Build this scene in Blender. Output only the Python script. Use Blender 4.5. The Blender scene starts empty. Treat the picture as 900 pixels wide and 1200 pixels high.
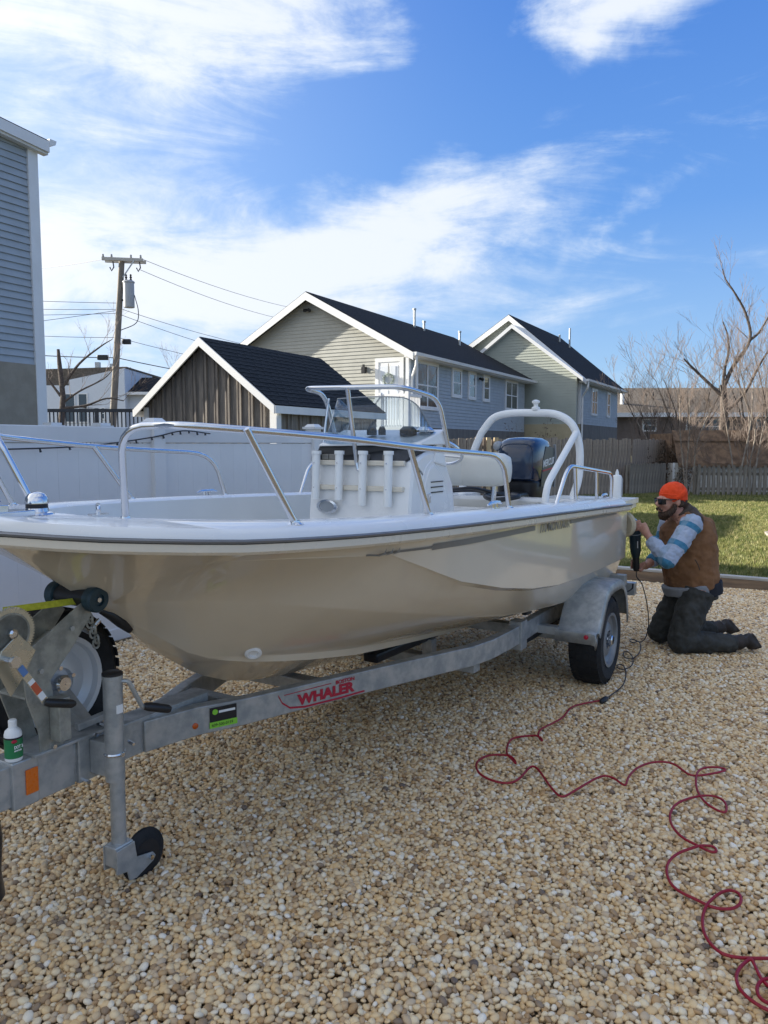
import bpy, math, random
import numpy as np
from mathutils import Vector, Matrix
from math import pi, sin, cos, radians as R
random.seed(7)
SC = bpy.context.scene
COL = SC.collection
# ------------------------------------------------------------------ camera, world, sun, exposure
H = 1.6
cam = bpy.data.cameras.new("camera"); co = bpy.data.objects.new("camera", cam); COL.objects.link(co)
co.location = (0, 0, H)
co.rotation_euler = (pi/2 - math.atan(79/900), 0, 0)
cam.sensor_fit = 'VERTICAL'; cam.sensor_height = 36; cam.lens = 36*900/1200
cam.clip_start = .05; cam.clip_end = 3000
SC.camera = co
SUN_EL = R(20.5)
SUN_DIR = Vector((-.955*cos(SUN_EL), .295*cos(SUN_EL), sin(SUN_EL))).normalized()   # towards the sun
sun = bpy.data.lights.new("sun", 'SUN'); so = bpy.data.objects.new("sun", sun); COL.objects.link(so)
so.rotation_euler = SUN_DIR.to_track_quat('Z', 'Y').to_euler()
sun.energy = 4.4; sun.angle = R(.6); sun.color = (1, .93, .80)
SC.view_settings.view_transform = 'Standard'; SC.view_settings.look = 'None'
SC.view_settings.exposure = 1.68; SC.view_settings.gamma = 1
SC.cycles.use_denoising = True
SC.cycles.max_bounces = 8; SC.cycles.transparent_max_bounces = 12
SC.render.engine = 'CYCLES'

W = bpy.data.worlds.new("World"); SC.world = W; W.use_nodes = True

class NT:
    """small node-tree writer"""
    def __init__(s, nt): s.nt = nt; s.n = nt.nodes; s.l = nt.links; s.n.clear()
    def node(s, t, **k):
        x = s.n.new(t)
        for a, b in k.items(): setattr(x, a, b)
        return x
    def put(s, inp, v):
        if v is None: return
        if isinstance(v, bpy.types.NodeSocket): s.l.new(v, inp)
        else: inp.default_value = v
    def m(s, op, a, b=None, c=None, clamp=False):
        x = s.node('ShaderNodeMath', operation=op); x.use_clamp = clamp
        s.put(x.inputs[0], a); s.put(x.inputs[1], b)
        if c is not None: s.put(x.inputs[2], c)
        return x.outputs[0]
    def noise(s, vec, scale, detail=4, rough=.5, dist=0.):
        x = s.node('ShaderNodeTexNoise'); s.put(x.inputs['Vector'], vec)
        x.inputs['Scale'].default_value = scale; x.inputs['Detail'].default_value = detail
        x.inputs['Roughness'].default_value = rough; x.inputs['Distortion'].default_value = dist
        return x.outputs['Fac']
    def mix(s, f, a, b, mode='MIX'):
        x = s.node('ShaderNodeMix', data_type='RGBA', blend_type=mode)
        s.put(x.inputs[0], f); s.put(x.inputs[6], a); s.put(x.inputs[7], b)
        return x.outputs[2]
    def ramp(s, f, stops):
        x = s.node('ShaderNodeValToRGB'); s.put(x.inputs[0], f)
        e = x.color_ramp.elements
        while len(e) < len(stops): e.new(.5)
        for i, (p, c) in enumerate(stops):
            e[i].position = p; e[i].color = c4(c)
        return x.outputs[0]
    def maprange(s, v, a, b, c=0., d=1., smooth=True):
        x = s.node('ShaderNodeMapRange'); x.interpolation_type = 'SMOOTHSTEP' if smooth else 'LINEAR'
        s.put(x.inputs[0], v)
        for i, q in enumerate((a, b, c, d)): x.inputs[1+i].default_value = q
        return x.outputs[0]
    def comb(s, x_, y_, z_):
        x = s.node('ShaderNodeCombineXYZ')
        s.put(x.inputs[0], x_); s.put(x.inputs[1], y_); s.put(x.inputs[2], z_)
        return x.outputs[0]

def c4(c):
    if isinstance(c, (int, float)): c = (c, c, c)
    return (c[0], c[1], c[2], 1)

def build_world():
    t = NT(W.node_tree)
    sky = t.node('ShaderNodeTexSky', sky_type='NISHITA'); sky.sun_disc = False
    sky.sun_elevation = SUN_EL; sky.sun_rotation = math.atan2(SUN_DIR.x, SUN_DIR.y)
    sky.altitude = 0; sky.air_density = 1.0; sky.dust_density = .6; sky.ozone_density = 3.5
    tc = t.node('ShaderNodeTexCoord').outputs['Generated']
    sp = t.node('ShaderNodeSeparateXYZ'); t.put(sp.inputs[0], tc)
    x, y, z = sp.outputs
    az = t.m('ARCTAN2', x, y)                      # azimuth from straight ahead, + to the right
    el = t.m('ARCSINE', z)
    # a gentle warp in direction space, so that no cloud has a drawn outline
    def warp(vec, amp, sc, det=6): return t.m('MULTIPLY', t.m('SUBTRACT', t.noise(vec, sc, det, .6), .5), amp)
    yzx = t.comb(y, z, x)
    azw = t.m('ADD', t.m('ADD', az, warp(tc, .26, 2.6)), warp(tc, .09, 11.))
    elw = t.m('ADD', t.m('ADD', el, warp(yzx, .17, 2.6)), warp(yzx, .05, 11.))
    def blob(a0, e0, ra, re, rot, amp):
        da = t.m('SUBTRACT', azw, a0); de = t.m('SUBTRACT', elw, e0)
        c, s_ = cos(rot), sin(rot)
        u = t.m('DIVIDE', t.m('ADD', t.m('MULTIPLY', da, c), t.m('MULTIPLY', de, s_)), ra)
        v = t.m('DIVIDE', t.m('SUBTRACT', t.m('MULTIPLY', de, c), t.m('MULTIPLY', da, s_)), re)
        q = t.m('ADD', t.m('MULTIPLY', u, u), t.m('MULTIPLY', v, v))
        return t.m('MULTIPLY', t.m('EXPONENT', t.m('MULTIPLY', q, -1.)), amp)
    B = [(-.12, .50, .20, .065, -.12, .78),        # feathered cloud high left
         (-.27, .44, .15, .12, -.5, .46),
         (-.48, .46, .22, .30, .2, .28),           # thin veil to the left
         (-.40, .17, .38, .17, 0, .70),            # bright milky sheet low on the sunward side
         (-.14, .24, .20, .07, .35, .42),
         (.04, .265, .21, .048, .30, .72),          # long diagonal wisp over the roofs
         (.08, .20, .30, .045, .05, .52),
         (.30, .275, .10, .012, .42, .42),         # thin streak
         (.275, .485, .11, .045, .10, 1.28),         # detached puff top right
         (-.03, .37, .16, .045, .25, -.9), (.10, .50, .055, .09, 0, -1.0), (-.30, .36, .12, .03, .2, -.30),
         (-1.5, .35, .9, .5, 0, .9), (3.0, .55, 1.2, .4, .1, .9), (-2.7, .6, .9, .45, -.2, .9), (0, 1.35, 9., .50, 0, .95)]  # unseen clouds overhead and behind, added to brighten and neutralise the ambient light
    tot = None
    for b in B:
        v = blob(*b); tot = v if tot is None else t.m('ADD', tot, v)
    # streaky fibres, stretched along the wind
    mp = t.node('ShaderNodeMapping'); t.put(mp.inputs[0], tc); mp.inputs['Rotation'].default_value = (0, R(-24), 0); mp.inputs['Scale'].default_value = (1.5, 1.5, 6.0)
    f1 = t.noise(mp.outputs[0], 2.6, 10, .66, .8)
    mp2 = t.node('ShaderNodeMapping'); t.put(mp2.inputs[0], tc); mp2.inputs['Rotation'].default_value = (0, R(30), 0); mp2.inputs['Scale'].default_value = (2.0, 2.0, 5.0)
    f2 = t.noise(mp2.outputs[0], 2.2, 9, .6, .5); f3 = t.noise(tc, 9., 8, .65, .3)
    f = t.m('ADD', t.m('ADD', t.m('MULTIPLY', f1, 1.35), t.m('MULTIPLY', f2, .8)), t.m('MULTIPLY', f3, .45))
    cov = t.m('ADD', tot, t.m('MULTIPLY', t.m('SUBTRACT', f, 1.30), 1.55))
    cl = t.maprange(cov, .08, 1.15)
    up = t.maprange(el, -.02, .10)
    cl = t.m('MULTIPLY', cl, up)
    grad = t.ramp(t.maprange(el, -.05, 1.05, smooth=False), [(0, (1.9, 2.6, 3.5)), (.12, (1.4, 2.35, 3.7)), (.30, (.55, 1.45, 3.5)), (.55, (.24, .92, 3.1)), (1, (.22, .70, 2.5))])
    base = t.mix(.82, sky.outputs[0], grad)
    sun_side = t.maprange(az, .25, -.70)
    base = t.mix(t.m('MULTIPLY', sun_side, .35), base, c4((3.2, 4.2, 5.6)))
    cloudc = t.mix(t.maprange(cov, .3, 1.3), c4((2.8, 3.4, 4.25)), c4((3.95, 4.15, 4.45)))
    out = t.mix(t.m('MULTIPLY', cl, .90), base, cloudc)
    # brightening of the thin cloud towards the sun
    dt = t.node('ShaderNodeVectorMath', operation='DOT_PRODUCT'); t.put(dt.inputs[0], tc); dt.inputs[1].default_value = SUN_DIR
    au = t.m('EXPONENT', t.m('MULTIPLY', t.m('SUBTRACT', dt.outputs['Value'], 1.), 9.))
    add = t.node('ShaderNodeMix', data_type='RGBA', blend_type='ADD'); add.inputs[0].default_value = 1
    t.put(add.inputs[6], out); t.put(add.inputs[7], t.mix(au, c4((0, 0, 0)), c4((8., 7.2, 6.1)))); out = add.outputs[2]
    bg = t.node('ShaderNodeBackground'); t.put(bg.inputs[0], out); bg.inputs[1].default_value = .075
    o = t.node('ShaderNodeOutputWorld'); t.l.new(bg.outputs[0], o.inputs[0])
build_world()

# ------------------------------------------------------------------ materials
MATS = {}
def mat(name, col, rough=.6, metal=0., var=.0, vscale=8., bump=0., bscale=40., col2=None, coat=0., spec=.5, trans=0., ior=1.45, obj=True, detail=5, stretch=None):
    if name in MATS: return MATS[name]
    m = bpy.data.materials.new(name); m.use_nodes = True
    t = NT(m.node_tree)
    b = t.node('ShaderNodeBsdfPrincipled'); o = t.node('ShaderNodeOutputMaterial'); t.l.new(b.outputs[0], o.inputs[0])
    b.inputs['Roughness'].default_value = rough; b.inputs['Metallic'].default_value = metal
    b.inputs['Coat Weight'].default_value = coat; b.inputs['Coat Roughness'].default_value = .04
    b.inputs['Specular IOR Level'].default_value = spec
    b.inputs['Transmission Weight'].default_value = trans; b.inputs['IOR'].default_value = ior
    tc = t.node('ShaderNodeTexCoord').outputs['Object' if obj else 'Generated']
    if stretch:
        mp = t.node('ShaderNodeMapping'); t.put(mp.inputs[0], tc); mp.inputs['Scale'].default_value = stretch; tc = mp.outputs[0]
    c2 = col2 if col2 is not None else tuple(min(1, x*(1-var)) for x in (col if not isinstance(col, (int, float)) else (col,)*3))
    if var > 0 or col2 is not None:
        f = t.maprange(t.noise(tc, vscale, detail, .6), .32, .68)
        oi = t.node('ShaderNodeObjectInfo').outputs['Random']
        c = t.mix(f, c4(col), c4(c2))
        c = t.mix(t.m('MULTIPLY', oi, .35 if var > .05 else .0), c, c4(c2))
        t.put(b.inputs['Base Color'], c)
        t.put(b.inputs['Roughness'], t.maprange(f, 0, 1, max(0, rough-.06), min(1, rough+.08)))
    else: b.inputs['Base Color'].default_value = c4(col)
    if bump > 0:
        bm_ = t.node('ShaderNodeBump'); bm_.inputs['Strength'].default_value = min(1, bump); bm_.inputs['Distance'].default_value = .004
        t.put(bm_.inputs['Height'], t.noise(tc, bscale, 4, .6)); t.l.new(bm_.outputs[0], b.inputs['Normal'])
    MATS[name] = m
    return m

M_hull = mat('tan_gelcoat', (.70, .615, .48), .15, var=.06, vscale=2.5, coat=.7)
M_white = mat('white_gelcoat', (.80, .80, .79), .22, var=.04, vscale=3, coat=.3)
M_cream = mat('cream_gelcoat', (.71, .645, .53), .3, var=.05, vscale=5)
M_liner = mat('liner_gelcoat', (.72, .71, .66), .4, var=.06, vscale=3)
M_steel = mat('polished_steel', (.72, .73, .75), .12, 1., var=.08, vscale=6)
M_insert = mat('rub_rail_insert', (.22, .22, .225), .34, .5, var=.15, vscale=6)
M_vinylseat = mat('seat_vinyl', (.70, .69, .63), .42, var=.07, vscale=6, bump=.15, bscale=80)
M_black = mat('black_plastic', (.018, .019, .022), .42, var=.3, vscale=10)
M_rubber = mat('tyre_rubber', (.020, .021, .023), .78, var=.45, vscale=9, bump=.4, bscale=120)
M_galv = mat('galvanised_steel', (.47, .485, .485), .42, .5, col2=(.30, .32, .325), vscale=13, bump=.25, bscale=60, detail=8)
M_galv2 = mat('weathered_galvanised', (.36, .365, .33), .5, .45, col2=(.24, .245, .22), vscale=20, bump=.3, bscale=90, detail=8)
M_rim = mat('painted_rim', (.27, .285, .30), .45, .35, var=.25, vscale=5)
M_rim2 = mat('white_painted_rim', (.66, .69, .72), .35, .15, var=.15, vscale=5)
M_zinc = mat('yellow_zinc', (.66, .63, .52), .28, .8, var=.3, vscale=14)
M_teal = mat('teal_rubber', (.02, .055, .075), .4, var=.4, vscale=12)
M_navy = mat('navy_cowl_paint', (.008, .022, .055), .16, var=.2, vscale=3, coat=.8)
M_greycowl = mat('grey_cowl_panel', (.33, .35, .37), .35, .2, var=.1)
M_stripe = mat('grey_stripe_film', (.20, .19, .17), .4)
M_red = mat('red_film', (.42, .015, .04), .4)
M_orange = mat('orange_reflector', (.75, .16, .015), .3, var=.1, vscale=60)
M_green = mat('green_print', (.02, .20, .07), .4, var=.1, vscale=30)
M_limeg = mat('lime_print', (.25, .60, .05), .45)
M_wht = mat('white_plastic', (.80, .81, .80), .4, var=.05, vscale=9)
M_strap = mat('yellow_webbing', (.58, .60, .05), .7, var=.25, vscale=60)
M_glass = mat('window_glass', (.02, .03, .04), .05, var=.35, vscale=1.2, coat=1.)
M_trim = mat('white_trim', (.74, .75, .76), .5, var=.08, vscale=3)
M_vfence = mat('white_vinyl_fence', (.74, .75, .76), .42, var=.13, vscale=.9)
M_blueside = mat('blue_grey_siding', (.36, .405, .45), .6, var=.10, vscale=4, bump=.12, bscale=25)  # blue house's own colour; on other houses' side walls it paints bluish shade
M_tan = mat('tan_stucco', (.30, .27, .22), .85, var=.14, vscale=5, bump=.4, bscale=40)
M_side2 = mat('warm_grey_siding', (.37, .37, .335), .65, var=.06, vscale=3)
M_side3 = mat('sage_siding', (.35, .38, .34), .65, var=.06, vscale=3)
M_side4 = mat('taupe_siding', (.16, .13, .115), .7, var=.12, vscale=3)
M_found = mat('grey_foundation', (.17, .16, .15), .85, var=.25, vscale=2, stretch=(6, 6, 1))
M_found3 = mat('buff_foundation', (.50, .42, .27), .85, var=.18, vscale=1.5)
M_roof = mat('black_shingle', (.020, .022, .026), .9, spec=.2, col2=(.009, .010, .013), vscale=14, bump=.9, bscale=30, stretch=(1, 1, 3))
M_roofbrown = mat('brown_shingle', (.15, .125, .10), .9, col2=(.09, .075, .06), vscale=9, bump=.8, bscale=30)
M_shingle = mat('charcoal_shingle_tab', (.032, .037, .044), .9, spec=.2, col2=(.012, .015, .019), var=.4, vscale=18, bump=.8, bscale=70)
M_batten = mat('weathered_board', (.27, .235, .20), .8, col2=(.15, .135, .125), var=.4, vscale=3, bump=.5, bscale=30, stretch=(6, 6, .7))
M_fence = mat('weathered_cedar', (.42, .34, .265), .85, col2=(.17, .14, .12), var=.4, vscale=3, bump=.5, bscale=30, stretch=(7, 7, .8))
M_fencedark = mat('old_grey_fence', (.30, .26, .215), .85, col2=(.12, .105, .09), var=.4, vscale=3, bump=.5, bscale=30, stretch=(7, 7, .8))
M_newwood = mat('new_pine', (.55, .42, .26), .75, var=.2, vscale=4, stretch=(6, 6, .7))
M_timber = mat('treated_timber', (.30, .20, .12), .8, col2=(.17, .12, .085), var=.4, vscale=4, bump=.4, bscale=25, stretch=(.6, 5, 5))
M_timbertop = mat('pale_timber', (.52, .50, .46), .8, var=.3, vscale=6, stretch=(.6, 5, 5))
M_pole = mat('utility_pole_wood', (.24, .215, .185), .85, var=.35, vscale=4, stretch=(5, 5, .5))
M_wire = mat('black_cable', (.03, .03, .035), .6)
M_transf = mat('grey_transformer', (.38, .40, .42), .5, .2, var=.1)
M_bark = mat('dark_bark', (.12, .095, .08), .9, col2=(.055, .045, .04), vscale=12, bump=.8, bscale=25)
M_bark2 = mat('pale_bark', (.30, .26, .22), .9, col2=(.16, .13, .11), vscale=8, bump=.6, bscale=25)
M_twig = mat('twig_bark', (.20, .155, .13), .9, var=.35, vscale=3)
M_deck = mat('dark_deck_paint', (.02, .026, .04), .6, var=.2)
M_thatch = mat('brown_shaggy_roof', (.22, .14, .085), .95, col2=(.10, .065, .045), vscale=5, bump=1., bscale=22, detail=10)
M_paintw = mat('peeling_white_board', (.74, .73, .70), .8, col2=(.50, .47, .42), var=.3, vscale=5, bump=.3)
M_leaf_d = mat('dead_leaves', (.10, .065, .04), .85, var=.4, vscale=6)
M_stonec = mat('stone_slab', (.36, .31, .26), .9, var=.25, vscale=5, bump=.5, bscale=25)
M_red_cord = mat('red_cord_jacket', (.30, .006, .02), .38, var=.15, vscale=20)
# glass that lets light through (windscreen)
def acrylic():
    m = bpy.data.materials.new('clear_acrylic'); m.use_nodes = True; t = NT(m.node_tree)
    tr = t.node('ShaderNodeBsdfTransparent'); tr.inputs[0].default_value = (.80, .85, .88, 1)
    gl = t.node('ShaderNodeBsdfGlossy'); gl.inputs['Roughness'].default_value = .03
    lw = t.node('ShaderNodeLayerWeight'); lw.inputs[0].default_value = .5
    mx = t.node('ShaderNodeMixShader'); t.put(mx.inputs[0], t.m('ADD', t.m('MULTIPLY', t.m('POWER', lw.outputs['Facing'], 5.), .55), .06)); t.l.new(tr.outputs[0], mx.inputs[1]); t.l.new(gl.outputs[0], mx.inputs[2])
    o = t.node('ShaderNodeOutputMaterial'); t.l.new(mx.outputs[0], o.inputs[0]); return m
M_acryl = acrylic()

# ------------------------------------------------------------------ mesh helpers
class MB:
    def __init__(s): s.v = []; s.f = []
    def add(s, vs, fs):
        k = len(s.v); s.v += [tuple(p) for p in vs]; s.f += [tuple(i+k for i in f) for f in fs]; return s
    def hexa(s, p):      # 8 corners: bottom 0-3 ccw, top 4-7
        return s.add(p, [(3,2,1,0),(4,5,6,7),(0,1,5,4),(1,2,6,5),(2,3,7,6),(3,0,4,7)])
    def box(s, x0, x1, y0, y1, z0, z1):
        return s.hexa([(x0,y0,z0),(x1,y0,z0),(x1,y1,z0),(x0,y1,z0),(x0,y0,z1),(x1,y0,z1),(x1,y1,z1),(x0,y1,z1)])
    def bar(s, a, b, w, h, up=(0,0,1)):   # rectangular bar from a to b
        a, b = Vector(a), Vector(b); d = (b-a).normalized(); u = Vector(up)
        r = d.cross(u)
        if r.length < 1e-4: r = d.cross(Vector((1,0,0)))
        r.normalize(); u = r.cross(d)
        P = [p + r*(i*w/2) + u*(j*h/2) for p in (a, b) for i, j in ((-1,-1),(1,-1),(1,1),(-1,1))]
        return s.add(P, [(0,1,2,3),(7,6,5,4),(0,4,5,1),(1,5,6,2),(2,6,7,3),(3,7,4,0)])
    def tube(s, pts, r, n=10, caps=True, closed=False):
        P = [Vector(p) for p in pts]; m = len(P)
        rr = r if isinstance(r, (list, tuple)) else [r]*m
        T = []
        for i in range(m):
            a = P[(i-1) % m] if (i > 0 or closed) else P[i]; b = P[(i+1) % m] if (i < m-1 or closed) else P[i]
            q = b-a; T.append(q.normalized() if q.length > 1e-9 else Vector((0,0,1)))
        u = T[0].orthogonal().normalized(); vs = []
        for i in range(m):
            u = (u - T[i]*u.dot(T[i]))
            if u.length < 1e-6: u = T[i].orthogonal()
            u.normalize(); w = T[i].cross(u)
            ra = rr[i] if isinstance(rr[i], (list, tuple)) else (rr[i], rr[i])
            vs += [P[i] + u*(cos(2*pi*k/n)*ra[0]) + w*(sin(2*pi*k/n)*ra[1]) for k in range(n)]
        fs = []
        for i in range(m if closed else m-1):
            j = (i+1) % m
            fs += [(i*n+k, i*n+(k+1) % n, j*n+(k+1) % n, j*n+k) for k in range(n)]
        if caps and not closed: fs += [tuple(range(n))[::-1], tuple((m-1)*n+k for k in range(n))]
        return s.add(vs, fs)
    def lathe(s, prof, o, axis=(0,0,1), n=24, caps=True):   # prof: (radius, along)
        a = Vector(axis).normalized(); u = a.orthogonal().normalized(); w = a.cross(u); o = Vector(o)
        vs = [o + a*h + (u*cos(2*pi*k/n)+w*sin(2*pi*k/n))*max(r, 1e-5) for r, h in prof for k in range(n)]
        fs = [(i*n+k, i*n+(k+1) % n, (i+1)*n+(k+1) % n, (i+1)*n+k) for i in range(len(prof)-1) for k in range(n)]
        if caps: fs += [tuple(range(n))[::-1], tuple((len(prof)-1)*n+k for k in range(n))]
        return s.add(vs, fs)
    def ball(s, c, r, n=14, m=8):
        rx, ry, rz = r if isinstance(r, (list, tuple)) else (r, r, r); c = Vector(c)
        vs = []
        for i in range(m+1):
            t = pi*i/m
            for k in range(n): vs.append(c+Vector((rx*max(sin(t), 1e-3)*cos(2*pi*k/n), ry*max(sin(t), 1e-3)*sin(2*pi*k/n), -rz*cos(t))))
        fs = [(i*n+k, i*n+(k+1) % n, (i+1)*n+(k+1) % n, (i+1)*n+k) for i in range(m) for k in range(n)]
        fs += [tuple(range(n))[::-1], tuple(m*n+k for k in range(n))]
        return s.add(vs, fs)
    def prism(s, poly, fn, t0, t1):       # 2-D polygon extruded; fn(a,b,t)->point
        n = len(poly)
        vs = [fn(a, b, t0) for a, b in poly] + [fn(a, b, t1) for a, b in poly]
        fs = [tuple(range(n))[::-1], tuple(range(n, 2*n))] + [(i, (i+1) % n, n+(i+1) % n, n+i) for i in range(n)]
        return s.add(vs, fs)
    def grid(s, rows, closed=False):
        n = len(rows[0]); m = len(rows); vs = [p for r in rows for p in r]
        fs = [(i*n+k, i*n+(k+1) % n, (i+1)*n+(k+1) % n, (i+1)*n+k) for i in range(m-1) for k in range(n if closed else n-1)]
        return s.add(vs, fs)
    def mesh(s, name, m=None, ang=35):
        me = bpy.data.meshes.new(name); me.from_pydata(s.v, [], s.f); me.validate()
        import bmesh
        b = bmesh.new(); b.from_mesh(me); bmesh.ops.remove_doubles(b, verts=b.verts, dist=1e-5); bmesh.ops.recalc_face_normals(b, faces=b.faces); b.to_mesh(me); b.free()
        if m: me.materials.append(m)
        if ang:
            me.polygons.foreach_set('use_smooth', [True]*len(me.polygons)); me.set_sharp_from_angle(angle=R(ang))
        return me
    def build(s, name, m, parent=None, ang=35, bevel=0, kind=None, label=None):
        o = bpy.data.objects.new(name, s.mesh(name, m, ang)); COL.objects.link(o)
        if parent: o.parent = parent
        if bevel:
            b = o.modifiers.new('bevel', 'BEVEL'); b.width = bevel; b.segments = 2; b.limit_method = 'ANGLE'; b.angle_limit = R(40)
        if kind: o['kind'] = kind
        if label: o['label'] = label
        return o

def thing(name, label, cat, loc=(0,0,0), rz=0., group=None, o=None):
    if o is None:
        o = bpy.data.objects.new(name, None); COL.objects.link(o); o.location = loc; o.rotation_euler = (0, 0, rz); o.empty_display_size = .2
    o['label'] = label; o['category'] = cat
    if group: o['group'] = group
    return o
def inst(me, name, parent, M=None, label=None):
    o = bpy.data.objects.new(name, me); COL.objects.link(o); o.parent = parent
    if M is not None: o.matrix_local = M
    if label: o['label'] = label
    return o
def text(s_, parent, origin, right, up, size, m, name='lettering', space=1., shear=0., bold=0., sx=1.):
    c = bpy.data.curves.new(name, 'FONT'); c.body = s_; c.size = size; c.extrude = .0006; c.offset = bold; c.space_character = space; c.shear = shear
    c.materials.append(m)
    tmp = bpy.data.objects.new(name, c); COL.objects.link(tmp); bpy.context.view_layer.update()
    me = bpy.data.meshes.new_from_object(tmp.evaluated_get(bpy.context.evaluated_depsgraph_get())); bpy.data.objects.remove(tmp)
    if not me.materials: me.materials.append(m)
    o = bpy.data.objects.new(name, me); COL.objects.link(o); o.parent = parent
    r = Vector(right).normalized(); u = Vector(up); u = (u - r*u.dot(r)).normalized(); n = r.cross(u)
    M = Matrix.Identity(4)
    for i in range(3): M[i][0] = r[i]*sx; M[i][1] = u[i]; M[i][2] = n[i]; M[i][3] = origin[i]
    o.matrix_local = M; return o
def arc(p0, p1, p2, n=6):
    """rounded corner: quadratic through the corner p1"""
    a, b, c = Vector(p0), Vector(p1), Vector(p2)
    return [a*(1-t)**2 + b*2*t*(1-t) + c*t*t for t in [i/n for i in range(n+1)]]
def rounded(pts, r=.08, n=5):
    P = [Vector(p) for p in pts]; out = [P[0]]
    for i in range(1, len(P)-1):
        a, b, c = P[i-1], P[i], P[i+1]
        k = min(r, (a-b).length*.48, (c-b).length*.48)
        out += arc(b+(a-b).normalized()*k, b, b+(c-b).normalized()*k, n)
    return out+[P[-1]]
def spline(pts, n=8):
    P = [Vector(p) for p in pts]; P = [2*P[0]-P[1]]+P+[2*P[-1]-P[-2]]; out = []
    for i in range(1, len(P)-2):
        for k in range(n):
            t = k/n; a, b, c, d = P[i-1:i+3]
            out.append(.5*((2*b)+(c-a)*t+(2*a-5*b+4*c-d)*t*t+(3*b-a-3*c+d)*t**3))
    return out+[P[-2]]

LOT = R(-30.7)                    # boat / lot heading
B0 = Vector((-1.3, 2.41, 0))
HS = R(-28.2)                     # heading of the neighbouring houses
dB = Vector((sin(-LOT), cos(-LOT), 0)); nB = Vector((cos(-LOT), -sin(-LOT), 0))
dH = Vector((sin(-HS), cos(-HS), 0)); nH = Vector((cos(-HS), -sin(-HS), 0))
# ------------------------------------------------------------------ ground, gravel, lawn
def lot(l, s, z=0): return B0 + nB*l + dB*s + Vector((0, 0, z))
def sheet(name, pts, z, m, kind='structure'):
    b = MB().add([(p.x, p.y, z) for p in pts], [tuple(range(len(pts)))]); return b.build(name, m, ang=0, kind=kind)
M_ground = mat('dry_ground', (.17, .15, .10), .95, col2=(.09, .085, .05), vscale=.6, bump=.6, bscale=6)
sheet('ground', [Vector(p) for p in ((-900,-300,0),(900,-300,0),(900,1500,0),(-900,1500,0))], -.06, M_ground)
def gravel_base_mat():
    m = bpy.data.materials.new('gravel_bed'); m.use_nodes = True; t = NT(m.node_tree)
    b = t.node('ShaderNodeBsdfPrincipled'); o = t.node('ShaderNodeOutputMaterial'); t.l.new(b.outputs[0], o.inputs[0]); b.inputs['Roughness'].default_value = .9
    tc = t.node('ShaderNodeTexCoord').outputs['Object']
    v = t.node('ShaderNodeTexVoronoi'); t.put(v.inputs['Vector'], tc); v.inputs['Scale'].default_value = 42
    sp = t.node('ShaderNodeSeparateColor'); t.l.new(v.outputs['Color'], sp.inputs[0])
    c = t.ramp(sp.outputs[0], [(0, (.42, .29, .15)), (.4, (.52, .39, .23)), (.8, (.62, .50, .33)), (1, (.33, .27, .2))])
    d = t.maprange(v.outputs['Distance'], .25, .6, 1, .45)
    t.put(b.inputs['Base Color'], t.mix(1., c, t.comb(d, d, d), 'MULTIPLY'))
    bp = t.node('ShaderNodeBump'); bp.inputs['Strength'].default_value = 1; bp.inputs['Distance'].default_value = .01; bp.invert = True
    t.l.new(v.outputs['Distance'], bp.inputs['Height']); t.l.new(bp.outputs[0], b.inputs['Normal']); return m
def pebble_mat():
    m = bpy.data.materials.new('river_pebble'); m.use_nodes = True; t = NT(m.node_tree)
    b = t.node('ShaderNodeBsdfPrincipled'); o = t.node('ShaderNodeOutputMaterial'); t.l.new(b.outputs[0], o.inputs[0]); b.inputs['Roughness'].default_value = .62
    a = t.node('ShaderNodeAttribute', attribute_type='INSTANCER', attribute_name='tint')
    c = t.ramp(a.outputs['Fac'], [(0, (.08, .07, .07)), (.015, (.28, .20, .13)), (.10, (.52, .31, .13)), (.20, (.60, .48, .33)), (.38, (.76, .52, .25)), (.60, (.83, .62, .35)), (.80, (.86, .71, .46)), (.95, (.90, .81, .63)), (1, (.92, .88, .78))])
    tc = t.node('ShaderNodeTexCoord').outputs['Object']
    n = t.noise(tc, 45, 4, .6)
    c = t.mix(t.maprange(n, .35, .7, 0, .40), c, c4((.50, .32, .16)))
    t.put(b.inputs['Base Color'], c)
    bp = t.node('ShaderNodeBump'); bp.inputs['Strength'].default_value = .35; bp.inputs['Distance'].default_value = .003
    t.put(bp.inputs['Height'], n); t.l.new(bp.outputs[0], b.inputs['Normal']); return m
def hill(x, y): return .40*.012*sin(x*2.1+y*1.3)+.55*.010*sin(x*.9-y*2.7+1)+.55*.006*sin(4.1*x+3.3*y)
def dens_grid(name, l0, l1, s0, s1, step, dens, z0, m, relief=1.):
    nl = int((l1-l0)/step)+1; ns = int((s1-s0)/step)+1; rows = []; D = []
    for j in range(ns):
        r = []
        for i in range(nl):
            p = lot(l0+(l1-l0)*i/(nl-1), s0+(s1-s0)*j/(ns-1)); r.append((p.x, p.y, z0+relief*hill(p.x, p.y))); D.append(dens(p.x, p.y))
        rows.append(r)
    b = MB().grid(rows); me = bpy.data.meshes.new(name); me.from_pydata(b.v, [], b.f); me.materials.append(m)
    a = me.attributes.new('dens', 'FLOAT', 'POINT'); a.data.foreach_set('value', D)
    me.polygons.foreach_set('use_smooth', [True]*len(me.polygons))
    if me.polygons[0].normal.z < 0: me.flip_normals()
    o = bpy.data.objects.new(name, me); COL.objects.link(o); return o
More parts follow.
